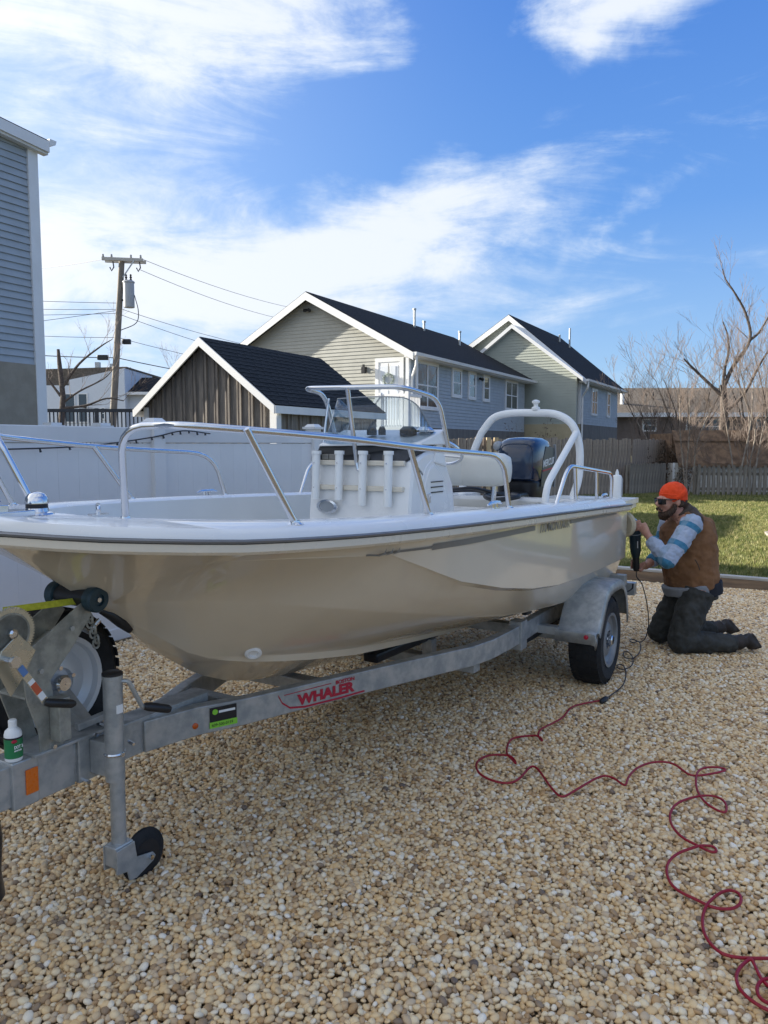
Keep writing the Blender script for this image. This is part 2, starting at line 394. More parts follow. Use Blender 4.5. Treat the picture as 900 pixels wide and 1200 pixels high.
def scatter_group(name, variants, smin, smax, seed, upright=False, zj=0., poisson=0., layers=None, z0=0.):
    """points on the faces by the 'dens' attribute, one of several small meshes on each, tint stored per instance"""
    g = bpy.data.node_groups.new(name, 'GeometryNodeTree')
    g.interface.new_socket('Geometry', in_out='INPUT', socket_type='NodeSocketGeometry'); g.interface.new_socket('Geometry', in_out='OUTPUT', socket_type='NodeSocketGeometry')
    N = g.nodes; L = g.links
    gi = N.new('NodeGroupInput'); go = N.new('NodeGroupOutput')
    dp = N.new('GeometryNodeDistributePointsOnFaces'); dp.distribute_method = 'POISSON' if poisson else 'RANDOM'
    L.new(gi.outputs[0], dp.inputs['Mesh']); at = N.new('GeometryNodeInputNamedAttribute'); at.data_type = 'FLOAT'; at.inputs['Name'].default_value = 'dens'
    if not poisson: L.new(at.outputs[0], dp.inputs['Density'])
    if poisson:
        dp.inputs['Distance Min'].default_value = poisson; dp.inputs['Density Max'].default_value = 9000
        dv = N.new('ShaderNodeMath'); dv.operation = 'DIVIDE'; dv.use_clamp = True; L.new(at.outputs[0], dv.inputs[0]); dv.inputs[1].default_value = 6000; L.new(dv.outputs[0], dp.inputs['Density Factor'])
    dp.inputs['Seed'].default_value = seed
    st = N.new('GeometryNodeStoreNamedAttribute'); st.data_type = 'FLOAT'; st.domain = 'POINT'; st.inputs['Name'].default_value = 'tint'
    rv = N.new('FunctionNodeRandomValue'); rv.data_type = 'FLOAT'; L.new(rv.outputs[1], st.inputs['Value']); L.new(dp.outputs[0], st.inputs['Geometry'])
    jn = N.new('GeometryNodeJoinGeometry')
    for o in variants:
        oi = N.new('GeometryNodeObjectInfo'); oi.inputs['Object'].default_value = o; oi.inputs['As Instance'].default_value = True
        L.new(oi.outputs['Geometry'], jn.inputs[0])
    ip = N.new('GeometryNodeInstanceOnPoints'); L.new(st.outputs[0], ip.inputs['Points']); L.new(jn.outputs[0], ip.inputs['Instance']); ip.inputs['Pick Instance'].default_value = True
    ro = N.new('FunctionNodeRandomValue'); ro.data_type = 'FLOAT_VECTOR'; t_ = .0 if upright else pi
    k = .25 if upright else .55
    ro.inputs[0].default_value = (-k, -k, 0); ro.inputs[1].default_value = (k, k, 2*pi); ro.inputs['Seed'].default_value = seed+3
    L.new(ro.outputs[0], ip.inputs['Rotation'])
    rs = N.new('FunctionNodeRandomValue'); rs.data_type = 'FLOAT'; rs.inputs[2].default_value = 0; rs.inputs[3].default_value = 1; rs.inputs['Seed'].default_value = seed+5
    pw = N.new('ShaderNodeMath'); pw.operation = 'POWER'; L.new(rs.outputs[1], pw.inputs[0]); pw.inputs[1].default_value = 1.6
    ml = N.new('ShaderNodeMath'); ml.operation = 'MULTIPLY_ADD'; L.new(pw.outputs[0], ml.inputs[0]); ml.inputs[1].default_value = smax-smin; ml.inputs[2].default_value = smin
    L.new(ml.outputs[0], ip.inputs['Scale'])
    out = ip.outputs[0]
    if zj:
        tr = N.new('GeometryNodeTranslateInstances'); tr.inputs['Local Space'].default_value = False
        rz_ = N.new('FunctionNodeRandomValue'); rz_.data_type = 'FLOAT_VECTOR'; rz_.inputs[0].default_value = (0, 0, z0-zj); rz_.inputs[1].default_value = (0, 0, z0+zj); rz_.inputs['Seed'].default_value = seed+9
        L.new(rz_.outputs[0], tr.inputs['Translation']); L.new(out, tr.inputs['Instances']); out = tr.outputs[0]
    L.new(out, go.inputs[0]); return g
LIB = bpy.data.collections.new('source_shapes')      # not linked to the scene: only meshes for the scatter
def lib(me, name): o = bpy.data.objects.new(name, me); LIB.objects.link(o); return o
M_peb = pebble_mat()
def pebble(i):
    import bmesh
    rnd = random.Random(i*31+5); b = bmesh.new(); bmesh.ops.create_icosphere(b, subdivisions=2, radius=.5)
    ax = (rnd.uniform(1.0, 1.4), rnd.uniform(.75, .98), rnd.uniform(.52, .75)); k = [Vector((rnd.uniform(-1,1), rnd.uniform(-1,1), rnd.uniform(-1,1))).normalized() for _ in range(5)]; q = [rnd.uniform(.34, .48) for _ in k]
    for v in b.verts:
        c = v.co.copy()
        for kk, qq in zip(k, q):
            dd = c.dot(kk)
            if dd > qq: c -= kk*(dd-qq)*.65
        v.co = Vector((c.x*ax[0], c.y*ax[1], c.z*ax[2]))
    me = bpy.data.meshes.new('pebble'); b.to_mesh(me); b.free(); me.materials.append(M_peb); me.polygons.foreach_set('use_smooth', [True]*len(me.polygons)); return lib(me, 'pebble')
pebs = [pebble(i) for i in range(7)]
def gd(x, y):
    if y < .7 or abs(x) > .60*y+.9: return 300
    return 7000 if y < 5 else 6000
sheet('gravel_bed', [lot(-2.9, -6), lot(11, -6), lot(11, 7.93), lot(-2.9, 7.93)], -.017, gravel_base_mat())
gs = dens_grid('gravel_stones', -2.62, 7.4, -2.4, 7.84, .25, gd, -.002, M_peb)
gs['kind'] = 'stuff'; gs['label'] = 'bed of tan and cream river pebbles covering the yard'
def join_groups(a, b_):
    g = bpy.data.node_groups.new('pebble_layers', 'GeometryNodeTree')
    g.interface.new_socket('Geometry', in_out='INPUT', socket_type='NodeSocketGeometry'); g.interface.new_socket('Geometry', in_out='OUTPUT', socket_type='NodeSocketGeometry')
    gi = g.nodes.new('NodeGroupInput'); go = g.nodes.new('NodeGroupOutput'); j = g.nodes.new('GeometryNodeJoinGeometry')
    for q in (a, b_):
        n = g.nodes.new('GeometryNodeGroup'); n.node_tree = q; g.links.new(gi.outputs[0], n.inputs[0]); g.links.new(n.outputs[0], j.inputs[0])
    g.links.new(j.outputs[0], go.inputs[0]); return g
md = gs.modifiers.new('scatter', 'NODES')
md.node_group = join_groups(scatter_group('pebble_fill', pebs, .011, .022, 11, zj=.003, z0=-.007), scatter_group('pebble_top', pebs, .0185, .032, 57, zj=.0035, poisson=.0162, z0=.002))

def grass_mat():
    m = bpy.data.materials.new('lawn_grass'); m.use_nodes = True; t = NT(m.node_tree)
    b = t.node('ShaderNodeBsdfPrincipled'); o = t.node('ShaderNodeOutputMaterial'); b.inputs['Roughness'].default_value = .6
    a = t.node('ShaderNodeAttribute', attribute_type='INSTANCER', attribute_name='tint')
    c = t.ramp(a.outputs['Fac'], [(0, (.08, .11, .025)), (.45, (.15, .18, .045)), (.75, (.26, .26, .08)), (1, (.42, .36, .18))])
    g = t.node('ShaderNodeNewGeometry'); n = t.noise(g.outputs['Position'], .9, 3)
    c = t.mix(t.maprange(n, .4, .65, 0, .5), c, c4((.30, .28, .11)))
    t.put(b.inputs['Base Color'], c)
    tl = t.node('ShaderNodeBsdfTranslucent'); t.put(tl.inputs[0], c); mx = t.node('ShaderNodeMixShader'); mx.inputs[0].default_value = .35
    t.l.new(b.outputs[0], mx.inputs[1]); t.l.new(tl.outputs[0], mx.inputs[2]); t.l.new(mx.outputs[0], o.inputs[0]); return m
M_grass = grass_mat()
def tuft(i):
    rnd = random.Random(i); b = MB()
    for k in range(9):
        a = rnd.uniform(0, 2*pi); r = rnd.uniform(0, .035); x, y = r*cos(a), r*sin(a); h = rnd.uniform(.03, .075); w = .0045; q = rnd.uniform(0, 2*pi); lx, ly = rnd.uniform(-.025, .025), rnd.uniform(-.025, .025)
        dx, dy = cos(q)*w, sin(q)*w
        b.add([(x-dx,y-dy,0),(x+dx,y+dy,0),(x+lx*.5+dx*.7,y+ly*.5+dy*.7,h*.6),(x+lx*.5-dx*.7,y+ly*.5-dy*.7,h*.6),(x+lx,y+ly,h)], [(0,1,2,3),(3,2,4)])
    me = bpy.data.meshes.new('tuft'); me.from_pydata(b.v, [], b.f); me.materials.append(M_grass); return lib(me, 'tuft')
tufts = [tuft(i) for i in range(6)]
M_soil = mat('turf_soil', (.10, .12, .035), .95, col2=(.15, .14, .06), vscale=3, bump=.8, bscale=30)
sheet('lawn_soil', [lot(-6, 8.1), lot(30, 8.1), lot(30, 40), lot(-6, 40)], -.004, M_soil)
def ld(x, y):
    if abs(x-3) > .34*y+4 or x < .08*y: return 8
    return 430 if y < 14 else 300
lg = dens_grid('lawn_grass', -7, 14, 8.16, 26.5, .5, ld, 0, M_soil, 0)
lg['kind'] = 'stuff'; lg['label'] = 'short green lawn grass behind the gravel yard'
md = lg.modifiers.new('scatter', 'NODES'); md.node_group = scatter_group('grass_scatter', tufts, .8, 1.35, 23, upright=True)

# timber edging between gravel and lawn: two stacked boards, in lengths
te = thing('timber_edging', 'brown treated timber edging laid between gravel and lawn', 'timber edging', lot(0, 8.0), LOT)
for i, (a, b) in enumerate(((-2.4, .9), (.905, 4.2), (4.205, 7.5), (7.505, 10.5))):
    MB().box(a, b, -.05, .05, -.02, .095).build('timber', M_timber, te, bevel=.006)
    MB().box(a, b, -.052, .052, .0955, .125).build('cap_board', M_timbertop, te, bevel=.004)  # top boards paler than the timbers below

# ------------------------------------------------------------------ white vinyl fence on the left
wf = thing('vinyl_fence', 'tall white vinyl privacy fence running behind the boat', 'fence', lot(-2.71, 0), LOT)
FH = 1.74
posts = [-3.2, -.78+0.0]
s0 = (Vector((-2.24, 6.14, 0))+dB*.54-B0).dot(dB)        # a post stands where one is seen
ps = [s0-2.3*3, s0-2.3*2, s0-2.3, s0, s0+2.3, s0+4.6]
post_me = MB().box(-.062, .062, -.062, .062, -.05, FH+.03).mesh('fence_post', M_vfence, 0)
capb = MB().box(-.085, .085, -.085, .085, FH+.03, FH+.055); capb.add([(-.07,-.07,FH+.055),(.07,-.07,FH+.055),(.07,.07,FH+.055),(-.07,.07,FH+.055),(-.045,-.045,FH+.085),(.045,-.045,FH+.085),(.045,.045,FH+.085),(-.045,.045,FH+.085)], [(4,5,6,7),(0,1,5,4),(1,2,6,5),(2,3,7,6),(3,0,4,7)])
cap_me = capb.mesh('post_cap', M_vfence, 0)
slat_me = MB().box(-.018, .018, -.087, .087, .10, FH-.13).mesh('slat', M_vfence, 0)
for i, s in enumerate(ps):
    p = inst(post_me, 'fence_post', wf, Matrix.Translation((0, s, 0))); inst(cap_me, 'post_cap', p)
    if i < len(ps)-1:
        a, b = s+.062, ps[i+1]-.062
        MB().box(-.028, .028, a, b, FH-.125, FH).build('top_rail', M_vfence, wf, 0, bevel=.006)
        MB().box(-.028, .028, a, b, .0, .10).build('bottom_rail', M_vfence, wf, 0, bevel=.006)
        n = 12; w = (b-a)/n
        for k in range(n): inst(slat_me, 'slat', wf, Matrix.Translation((0, a+w*(k+.5), 0))@Matrix.Diagonal((1, (w-.0008)/.174, 1, 1)))
# string lights clipped to the fence
sl = thing('string_lights', 'black string of small lights drooping along the white fence', 'string lights', lot(-2.71, 0), LOT)
pts = spline([(.075, s0-3.6, 1.60), (.07, s0-2.6, 1.56), (.07, s0-1.6, 1.565), (.07, s0-.75, 1.59), (.07, s0-.1, 1.66), (.08, s0+.25, 1.72), (.07, s0+.6, 1.70)], 10)
MB().tube(pts, .0055, 6).build('cable', M_wire, sl)
for k in range(4, len(pts)-1, 3):
    p = pts[k]; MB().tube([p, p+Vector((.004, .004, -.03 if k % 2 else -.022))], [.006, .009], 6).build('bulb', M_black, sl)
# two gate posts of the neighbouring yard seen over the fence
for X, Y in ((-3.95, 9.2), (-3.42, 9.35)):
    gp = thing('fence_post', 'white capped post standing just behind the vinyl fence ' + ('nearer the blue-grey house' if X < -3.8 else 'nearer the utility pole'), 'post', (X, Y, 0), HS, 'posts of the yard behind')
    MB().box(-.06, .06, -.06, .06, 0, 1.80).build('shaft', M_vfence, gp, 0)
    MB().box(-.10, .10, -.10, .10, 1.801, 1.83).box(-.075, .075, -.075, .075, 1.83, 1.86).build('post_cap', M_vfence, gp, 0)

# ------------------------------------------------------------------ houses
def laps(b, P, lim, z0, z1, pitch, out=.018):
    z = z0
    while z < z1-.01:
        zt = min(z+pitch, z1); a0, a1 = lim(z); c0, c1 = lim(zt-.004)
        if a1-a0 > .03:
            if c1 < c0: c0 = c1 = (c0+c1)/2
            b.add([P(a0, z, out), P(a1, z, out), P(c1, zt, .002), P(c0, zt, .002)], [(0,1,2,3)])
            b.add([P(a0, z, -.01), P(a1, z, -.01), P(a1, z, out), P(a0, z, out)], [(0,1,2,3)])
        z += pitch
    return b
def boxP(b, P, a0, a1, z0, z1, o0, o1):
    return b.hexa([P(a0,z0,o0),P(a1,z0,o0),P(a1,z0,o1),P(a0,z0,o1),P(a0,z1,o0),P(a1,z1,o0),P(a1,z1,o1),P(a0,z1,o1)])
def window(root, P, a0, a1, z0, z1, t=.07, mull=False, sash=True):
    b = MB()
    boxP(b, P, a0, a0+t, z0, z1, .0, .05); boxP(b, P, a1-t, a1, z0, z1, 0, .05)
    boxP(b, P, a0+t, a1-t, z1-t, z1, 0, .048); boxP(b, P, a0+t, a1-t, z0, z0+t, 0, .055)
    am = (a0+a1)/2
    if mull: boxP(b, P, am-.035, am+.035, z0+t, z1-t, 0, .044)
    cols = [(a0+t, am-.035), (am+.035, a1-t)] if mull else [(a0+t, a1-t)]
    w = b.build('window', M_trim, root, 0)
    zm = (z0+z1)/2
    for c0, c1 in cols:
        for q0, q1, dd in ((z0+t, zm-.02, .034), (zm+.02, z1-t, .028)) if sash else ((z0+t, z1-t, .03),):
            boxP(MB(), P, c0, c1, q0, q1, .01, dd).build('pane', M_glass, w, 0)
        if sash: boxP(MB(), P, c0, c1, zm-.02, zm+.02, .01, .04).build('sash_bar', M_trim, w, 0)
    return w
PF = lambda a, z, o: (a, -o, z)         # front (gable) wall, faces the camera-left
PS = lambda a, z, o: (o, a, z)          # right-hand side wall
def gable_house(name, label, loc, Wd, L, ax, zs, ze, za, msid, mfront, mfound, mroof, pitch, oh=.35, foundm=None, roofth=.12, eave_oh=.35):
    r = thing(name, label, 'house', loc, HS)
    body = MB()      # solid core
    body.prism([(-Wd, -.2), (0, -.2), (0, ze), (ax, za-.02), (-Wd, ze-(0))], lambda a, z, t: (a, t, z), 0.0, L)
    body.build('wall_core', M_found, r, 0)
    boxP(MB(), PF, -Wd, .03, -.2, zs, .001, .03).build('foundation', foundm or mfound, r, 0)
    boxP(MB(), PS, .0, L, -.2, zs, .001, .028).build('foundation', mfound, r, 0)
    def lim(z):
        if z <= ze: return (-Wd, 0)
        k = (z-ze)/(za-ze); return (-Wd+(ax+Wd)*k, ax*k)
    laps(MB(), PF, lim, zs, za-.02, pitch).build('siding', mfront, r, 0, kind='stuff')
    laps(MB(), PS, lambda z: (0, L), zs, ze, pitch).build('siding', msid, r, 0, kind='stuff')
    for (x, y0) in ((.012, -.0), ):
        MB().box(-.09, .035, -.035, -.001, zs, ze).box(.022, .036, 0, .09, zs, ze).build('corner_board', M_trim, r, 0)
    # roof slabs
    kr = (za-ze)/(-ax); kl = (za-ze)/(ax+Wd)
    for sx, x_e, k, nm in ((1, eave_oh, kr, 'roof'), (-1, -Wd-eave_oh, kl, 'roof')):
        ze_ = ze - k*eave_oh
        b = MB(); b.prism([(ax, za+.02), (x_e, ze_+.02), (x_e, ze_+roofth), (ax, za+roofth)], lambda a, z, t: (a, t, z), -oh, L+oh)
        b.build(nm, mroof, r, 0)
        b = MB(); b.prism([(ax, za-.16), (x_e, ze_-.14), (x_e, ze_+roofth-.03), (ax, za+roofth-.03)], lambda a, z, t: (a, t, z), -oh-.03, -oh-.001)
        b.build('rake_board', M_trim, r, 0)
        if sx > 0:
            b = MB(); b.prism([(x_e+.001, ze_-.02), (x_e+.10, ze_+.01), (x_e+.12, ze_+.10), (x_e+.001, ze_+.10)], lambda a, z, t: (a, t, z), -oh-.02, L+oh); b.build('gutter', M_trim, r, 0)
            MB().box(.03, x_e, -oh, L+oh, ze_-.03, ze_+.018).build('soffit', M_trim, r, 0)
    MB().tube(rounded([(eave_oh+.05, -oh+.10, ze-kr*eave_oh), (eave_oh+.05, -oh+.10, ze-.28-kr*eave_oh), (.09, .08, ze-.62-kr*eave_oh), (.09, .08, .3)], .1, 4), .045, 8).build('downspout', M_trim, r)
    return r
# two-storey-high raised house with the black roof
h2 = gable_house('raised_house', 'grey sided house with black roof, wreath on its upstairs door and white stair', (.747, 24, 0), 7.06, 11.5, -3.53, 2.15, 4.48, 6.42, M_blueside, M_side2, M_found, M_roof, .115)  # bluish side siding paints in the shade; sunlit gable gets the warm grey
for a0, a1, z0, z1, mu in ((.49, 2.2, 2.72, 4.28, 1), (3.36, 4.25, 3.24, 4.28, 0), (4.87, 5.63, 3.24, 4.28, 0), (6.35, 7.09, 3.24, 4.28, 0), (8.89, 10.5, 3.0, 4.28, 1)):
    window(h2, PS, a0, a1, z0, z1, .12, bool(mu))
boxP(boxP(boxP(MB(), PF, -1.14, -1.02, 2.2, 4.3, 0, .05), PF, -.26, -.14, 2.2, 4.3, 0, .05), PF, -1.02, -.26, 4.17, 4.3, 0, .05).build('door_frame', M_trim, h2, 0)
dr = boxP(MB(), PF, -1.02, -.26, 2.2, 4.17, .0, .035).build('door', M_trim, h2, 0)
for a0, a1, z0, z1 in ((-.95, -.68, 3.45, 4.05), (-.60, -.33, 3.45, 4.05), (-.95, -.68, 2.4, 3.3), (-.60, -.33, 2.4, 3.3)): boxP(MB(), PF, a0, a1, z0, z1, .034, .045).build('panel', mat('door_paint', (.62, .66, .72), .5), dr, 0)
wr = thing('door_wreath', 'small grey-green wreath hanging on the white upstairs door', 'wreath', Vector((.747, 24, 3.62))+nH*-.64-dH*.09, HS)
b = MB(); rnd = random.Random(3)
b.tube([(.17*cos(a), 0, .17*sin(a)) for a in [2*pi*k/20 for k in range(20)]], .03, 6, closed=True)
for k in range(150):
    a = rnd.uniform(0, 2*pi); rr = .17+rnd.uniform(-.06, .06); q = rnd.uniform(0, 6.3); c = Vector((rr*cos(a), -.02-rnd.random()*.03, rr*sin(a))); e = Vector((cos(q), -.4, sin(q)))*.04; f_ = Vector((-sin(q), 0, cos(q)))*.012
    b.add([c-f_, c+e, c+f_], [(0,1,2)])
b.build('foliage', mat('wreath_leaf', (.30, .36, .33), .7, var=.5, vscale=30), wr, 0)
MB().box(-.012, .012, -.01, 0, .16, .50).build('ribbon', M_stripe, wr, 0)
def wall_lamp(root, P, a, z):
    b = MB(); boxP(b, P, a-.05, a+.05, z-.08, z+.08, .02, .04); boxP(b, P, a-.015, a+.015, z+.04, z+.07, .04, .16); boxP(b, P, a-.06, a+.06, z-.14, z+.06, .10, .20); boxP(b, P, a-.03, a+.03, z+.06, z+.14, .12, .18)
    b.build('wall_lamp', M_black, root, 0)
wall_lamp(h2, PF, -1.5, 3.98)
b = MB(); q = Vector(PF(-3.62, 6.0, .06)); b.ball(q, .05); b.tube([q, q+Vector((.12, -.14, -.05))], [.035, .06], 8); b.tube([q, q+Vector((-.10, -.14, -.04))], [.035, .06], 8); b.build('flood_light', M_black, h2)
b = MB(); q = Vector(PS(5.98, 4.07, .06)); b.ball(q, .05); b.tube([q, q+Vector((.14, -.10, -.05))], [.035, .06], 8); b.build('flood_light', M_black, h2)
for (x, y, h) in ((-3.1, 6.8, .75), (-3.0, 7.5, .4), (-2.3, 9.6, .62)):
    zz = 4.5+(6.55-4.5)*(-x)/3.53
    MB().tube([(x, y, zz), (x, y, zz+h)], .05, 8).tube([(x, y, zz+h-.06), (x, y, zz+h)], .075, 8).build('vent_pipe', M_galv, h2)
# white stair and landing
stair = thing('outdoor_stair', 'white painted stair with balusters leading up to the wreath door', 'stair', (.747, 24, 0), HS)
MB().box(-1.2, .55, -1.1, -.06, 2.02, 2.14).build('landing', M_trim, stair, 0)
for x in (-.42, .5):
    for y in (-1.05, -.12): MB().box(x-.06, x+.06, y-.06, y+.06, 0, 3.15 if y < -1 else 2.02).build('stair_post', M_trim, stair, 0)
bal = MB().box(-.018, .018, -.018, .018, 0, .90).mesh('baluster', M_trim, 0)
MB().box(-.36, .44, -1.09, -1.01, 3.02, 3.10).build('handrail', M_trim, stair, 0)
for k in range(9): inst(bal, 'baluster', stair, Matrix.Translation((-.30+k*.09, -1.05, 2.14)))
MB().box(.46, .54, -.99, -.15, 3.02, 3.10).build('handrail', M_trim, stair, 0)
for k in range(8): inst(bal, 'baluster', stair, Matrix.Translation((.5, -.92+k*.10, 2.14)))
n = 11; RN = .155
for k in range(n):
    x = -.42-RN*(k+1); z = 2.12-.185*(k+1)
    MB().box(x, x+RN+.02, -1.05, -.3, z, z+.04).box(x+RN-.02, x+RN, -1.04, -.31, z+.04, z+.185).build('step', M_trim, stair, 0)
    for q_ in (.04, .115): inst(bal, 'baluster', stair, Matrix.Translation((x+q_, -1.08, z+.04+.185*q_/RN)))
MB().bar((-.42, -1.08, 3.06), (-.42-RN*n, -1.08, 3.06-.185*n), .08, .08).build('handrail', M_trim, stair, 0)
MB().bar((-.42, -1.13, 1.98), (-.42-RN*n, -1.13, 1.98-.185*n), .04, .25).bar((-.42, -.27, 1.98), (-.42-RN*n, -.27, 1.98-.185*n), .04, .25).build('stringer', M_trim, stair, 0)
MB().box(-2.25, -2.15, -1.13, -1.03, 0, 1.1).build('stair_post', M_trim, stair, 0)
MB().box(-.35, .45, -1.0, -.98, .1, 2.0).build('skirt_panel', M_trim, stair, 0)
# house further right
h3 = gable_house('raised_house', 'sage sided house with steep black roof and shaded side tinted blue-grey, right of the wreath house', (8.6, 34, 0), 7.4, 7.9, -3.2, 2.5, 4.62, 7.32, M_blueside, M_side3, M_found, M_roof, .12, foundm=M_found3)  # side wall's blue-grey is shade put into the siding colour
for a0, a1, z0, z1, mu in ((2.05, 3.2, 2.95, 4.2, 1), (5.3, 6.05, 2.95, 4.2, 0)): window(h3, PS, a0, a1, z0, z1, .10, bool(mu))
# lower projecting gable with its white rakes
b = MB(); b.prism([(-6.0, 0), (-.02, 0), (-.02, 4.55), (-2.90, 6.75), (-6.0, 4.55)], lambda a, z, t: (a, t, z), -.55, -.36); b.build('projecting_gable', M_side3, h3, 0)
laps(MB(), lambda a, z, o: (a, -.551-o, z), lambda z: (-6, -.02) if z < 4.55 else (-6+3.10*(z-4.55)/2.2, -.02-2.88*(z-4.55)/2.2), 2.5, 6.74, .12).build('siding', M_side3, h3, 0, kind='stuff')
MB().box(-6, 0, -.60, -.551, -.2, 2.5).build('foundation', M_found3, h3, 0)
for x_e in (.3, -6.3):
    dx = abs(x_e+2.95); k = 2.2/2.92
    MB().prism([(-2.90, 6.75), (x_e, 6.75-k*dx), (x_e, 6.91-k*dx), (-2.90, 6.93)], lambda a, z, t: (a, t, z), -.80, -.36).build('rake_board', M_trim, h3, 0)
for (x, y, h) in ((-2.4, 5.2, .35), (-2.2, 6.4, 1.0)):
    zz = 4.66+(7.62-4.66)*(-x)/3.3; MB().tube([(x, y, zz), (x, y, zz+h)], .05, 8).build('vent_pipe', M_galv, h3)

# long brown ranch house behind the trees
h4 = thing('ranch_house', 'low taupe house with brown shingle roof behind the bare trees', 'house', (13.0, 45, 0), R(-2))
MB().box(0, 22, 0, 8, -.2, 3.3).build('wall', M_side4, h4, 0)
laps(MB(), lambda a, z, o: (a, -o, z), lambda z: (0, 22), .9, 3.3, .14).build('siding', M_side4, h4, 0, kind='stuff')
MB().box(-.1, 22, -.05, -.001, -.2, .95).build('foundation', M_found3, h4, 0)
MB().prism([(-.6, 3.3), (4, 5.15), (8.6, 3.3)], lambda a, z, t: (t, a, z), -.5, 22.5).build('roof', M_roofbrown, h4, 0)
MB().box(-.52, 22.5, -.68, -.55, 3.18, 3.42).build('gutter', M_trim, h4, 0)
for a0, a1, z0, z1 in ((-.0, .55, 2.2, 3.1), (2.0, 2.85, 2.35, 3.1), (4.5, 6.6, 2.2, 3.1), (8.5, 10, 2.2, 3.1)): window(h4, lambda a, z, o: (a, -.02-o, z), a0, a1, z0, z1, .09, a1-a0 > 1.2)
MB().tube([(1.15, 1.2, 3.9), (1.15, 1.2, 4.8)], .12, 8).build('vent_pipe', M_trim, h4)
MB().tube([(3.2, 2, 4.3), (3.2, 2, 4.75)], .06, 8).build('vent_pipe', M_black, h4)

# blue-grey house at the left edge: its gable wall runs along the fence; each lap is a board
W1, D1 = 15., 11.
h1 = thing('blue_house', 'tall blue-grey sided house with white corner board at the left edge', 'house', (-4.963, 11.3, 0), HS)
# local frame: x to the right-near, y along the wall; the wall is the plane x=0, y from -W1 to 0
ZE, K1, ZS1 = 5.78, .07, 2.74
zr = ZE+K1*W1/2
MB().prism([(-W1, -.2), (0, -.2), (0, ZE), (-W1/2, zr), (-W1, ZE)], lambda a, z, t: (t, a, z), -D1, 0).build('wall_core', M_blueside, h1, 0)
MB().box(.001, .03, -W1, -.14, -.2, ZS1).build('stucco_base', M_tan, h1, 0)
z = ZS1; pitch = .099
brd = {}
while z < zr-.05:
    k = 0 if z < ZE else (z-ZE)/K1
    a0, a1 = -W1+k, -max(.14, k)
    if a1-a0 > .2:
        b = MB(); b.add([(.001, a0, z), (.024, a0, z), (.004, a0, z+pitch-.001), (.001, a0, z+pitch-.001), (.001, a1, z), (.024, a1, z), (.004, a1, z+pitch-.001), (.001, a1, z+pitch-.001)], [(0,1,2,3),(7,6,5,4),(0,4,5,1),(1,5,6,2),(2,6,7,3),(3,7,4,0)])
        b.build('siding_board', M_blueside, h1, 0)
    z += pitch
MB().box(.0, .045, -.139, .02, -.2, ZE+.02).box(-.14, -.001, .0, .03, -.2, ZE).build('corner_board', M_trim, h1, 0)
for sgn in (0, 1):
    f_ = (lambda a: a) if not sgn else (lambda a: -W1-a)
    pl = [(f_(.13), ZE-K1*.13), (f_(-W1/2), zr), (f_(-W1/2), zr+.12), (f_(.13), ZE-K1*.13+.12)]
    MB().prism([(a, z+.03) for a, z in pl], lambda a, z, t: (t, a, z), -D1-.3, .13).build('roof', M_roof, h1, 0)
    MB().prism([(a, z-.03*(i < 2)) for i, (a, z) in enumerate(pl)], lambda a, z, t: (t, a, z), .131, .165).build('rake_board', M_trim, h1, 0)
    MB().prism([(a, z+(.0 if i < 2 else -.18)) for i, (a, z) in enumerate(pl)], lambda a, z, t: (t, a, z), .03, .13).build('soffit', M_trim, h1, 0)
    MB().prism([(f_(.131), ZE-K1*.13+.06), (f_(.23), ZE-K1*.13+.10), (f_(.25), ZE-K1*.13+.16), (f_(.131), ZE-K1*.13+.16)], lambda a, z, t: (t, a, z), -D1-.3, .17).build('gutter', M_trim, h1, 0)

# board and batten shed
sh = thing('board_shed', 'dark brown board-and-batten shed with white trim and black shingle roof', 'shed', (-2.12, 15.15, 0), HS)
WS, LS, ZES, ZAS = 3.45, 4.1, 2.42, 3.72
MB().prism([(-WS, 0), (0, 0), (0, ZES), (-WS/2, ZAS-.02), (-WS, ZES)], lambda a, z, t: (a, t, z), 0, LS).build('wall', M_batten, sh, 0)
nb = 23
for k in range(nb):
    a = -WS+.10+(WS-.2)*k/(nb-1); w = .022 if k % 2 else .062
    def zt(x): return ZES+(ZAS-ZES)*(1-abs(x+WS/2)/(WS/2))-.03
    boxP(MB(), PF, a-w, a+w, .02, zt(a), .001, .045 if k % 2 else .014).build('batten' if k % 2 else 'board', M_batten, sh, 0)
for k in range(19):
    a = .16+(LS-.3)*k/18; w = .022 if k % 2 else .075
    boxP(MB(), PS, a-w, a+w, .02, ZES-.04, .001, .045 if k % 2 else .014).build('batten' if k % 2 else 'board', M_batten, sh, 0)
for x0, x1 in ((-WS-.01, -WS+.10), (-.10, .05)): MB().box(x0, x1, -.06, -.001 if x0 < -1 else -.0015, 0, ZES-.02).build('corner_board', M_trim, sh, 0)
MB().box(.046, .06, -.06, .10, 0, ZES-.02).build('corner_board', M_trim, sh, 0)
ks = (ZAS-ZES)/(WS/2); oh = .13
for sgn in (1, -1):
    xe = -WS/2+sgn*(WS/2+oh); ze = ZAS-ks*(WS/2+oh)
    MB().prism([(-WS/2, ZAS), (xe, ze), (xe, ze+.05), (-WS/2, ZAS+.055)], lambda a, z, t: (a, t, z), -.20, LS+.2).build('roof', M_roof, sh, 0)
    MB().prism([(-WS/2, ZAS-.13), (xe, ze-.13), (xe, ze+.035), (-WS/2, ZAS+.045)], lambda a, z, t: (a, t, z), -.235, -.201).build('rake_board', M_trim, sh, 0)
    MB().box(*(sorted((xe, xe+.03*sgn))), -.23, LS+.2, ze-.12, ze+.03).build('fascia', M_trim, sh, 0)
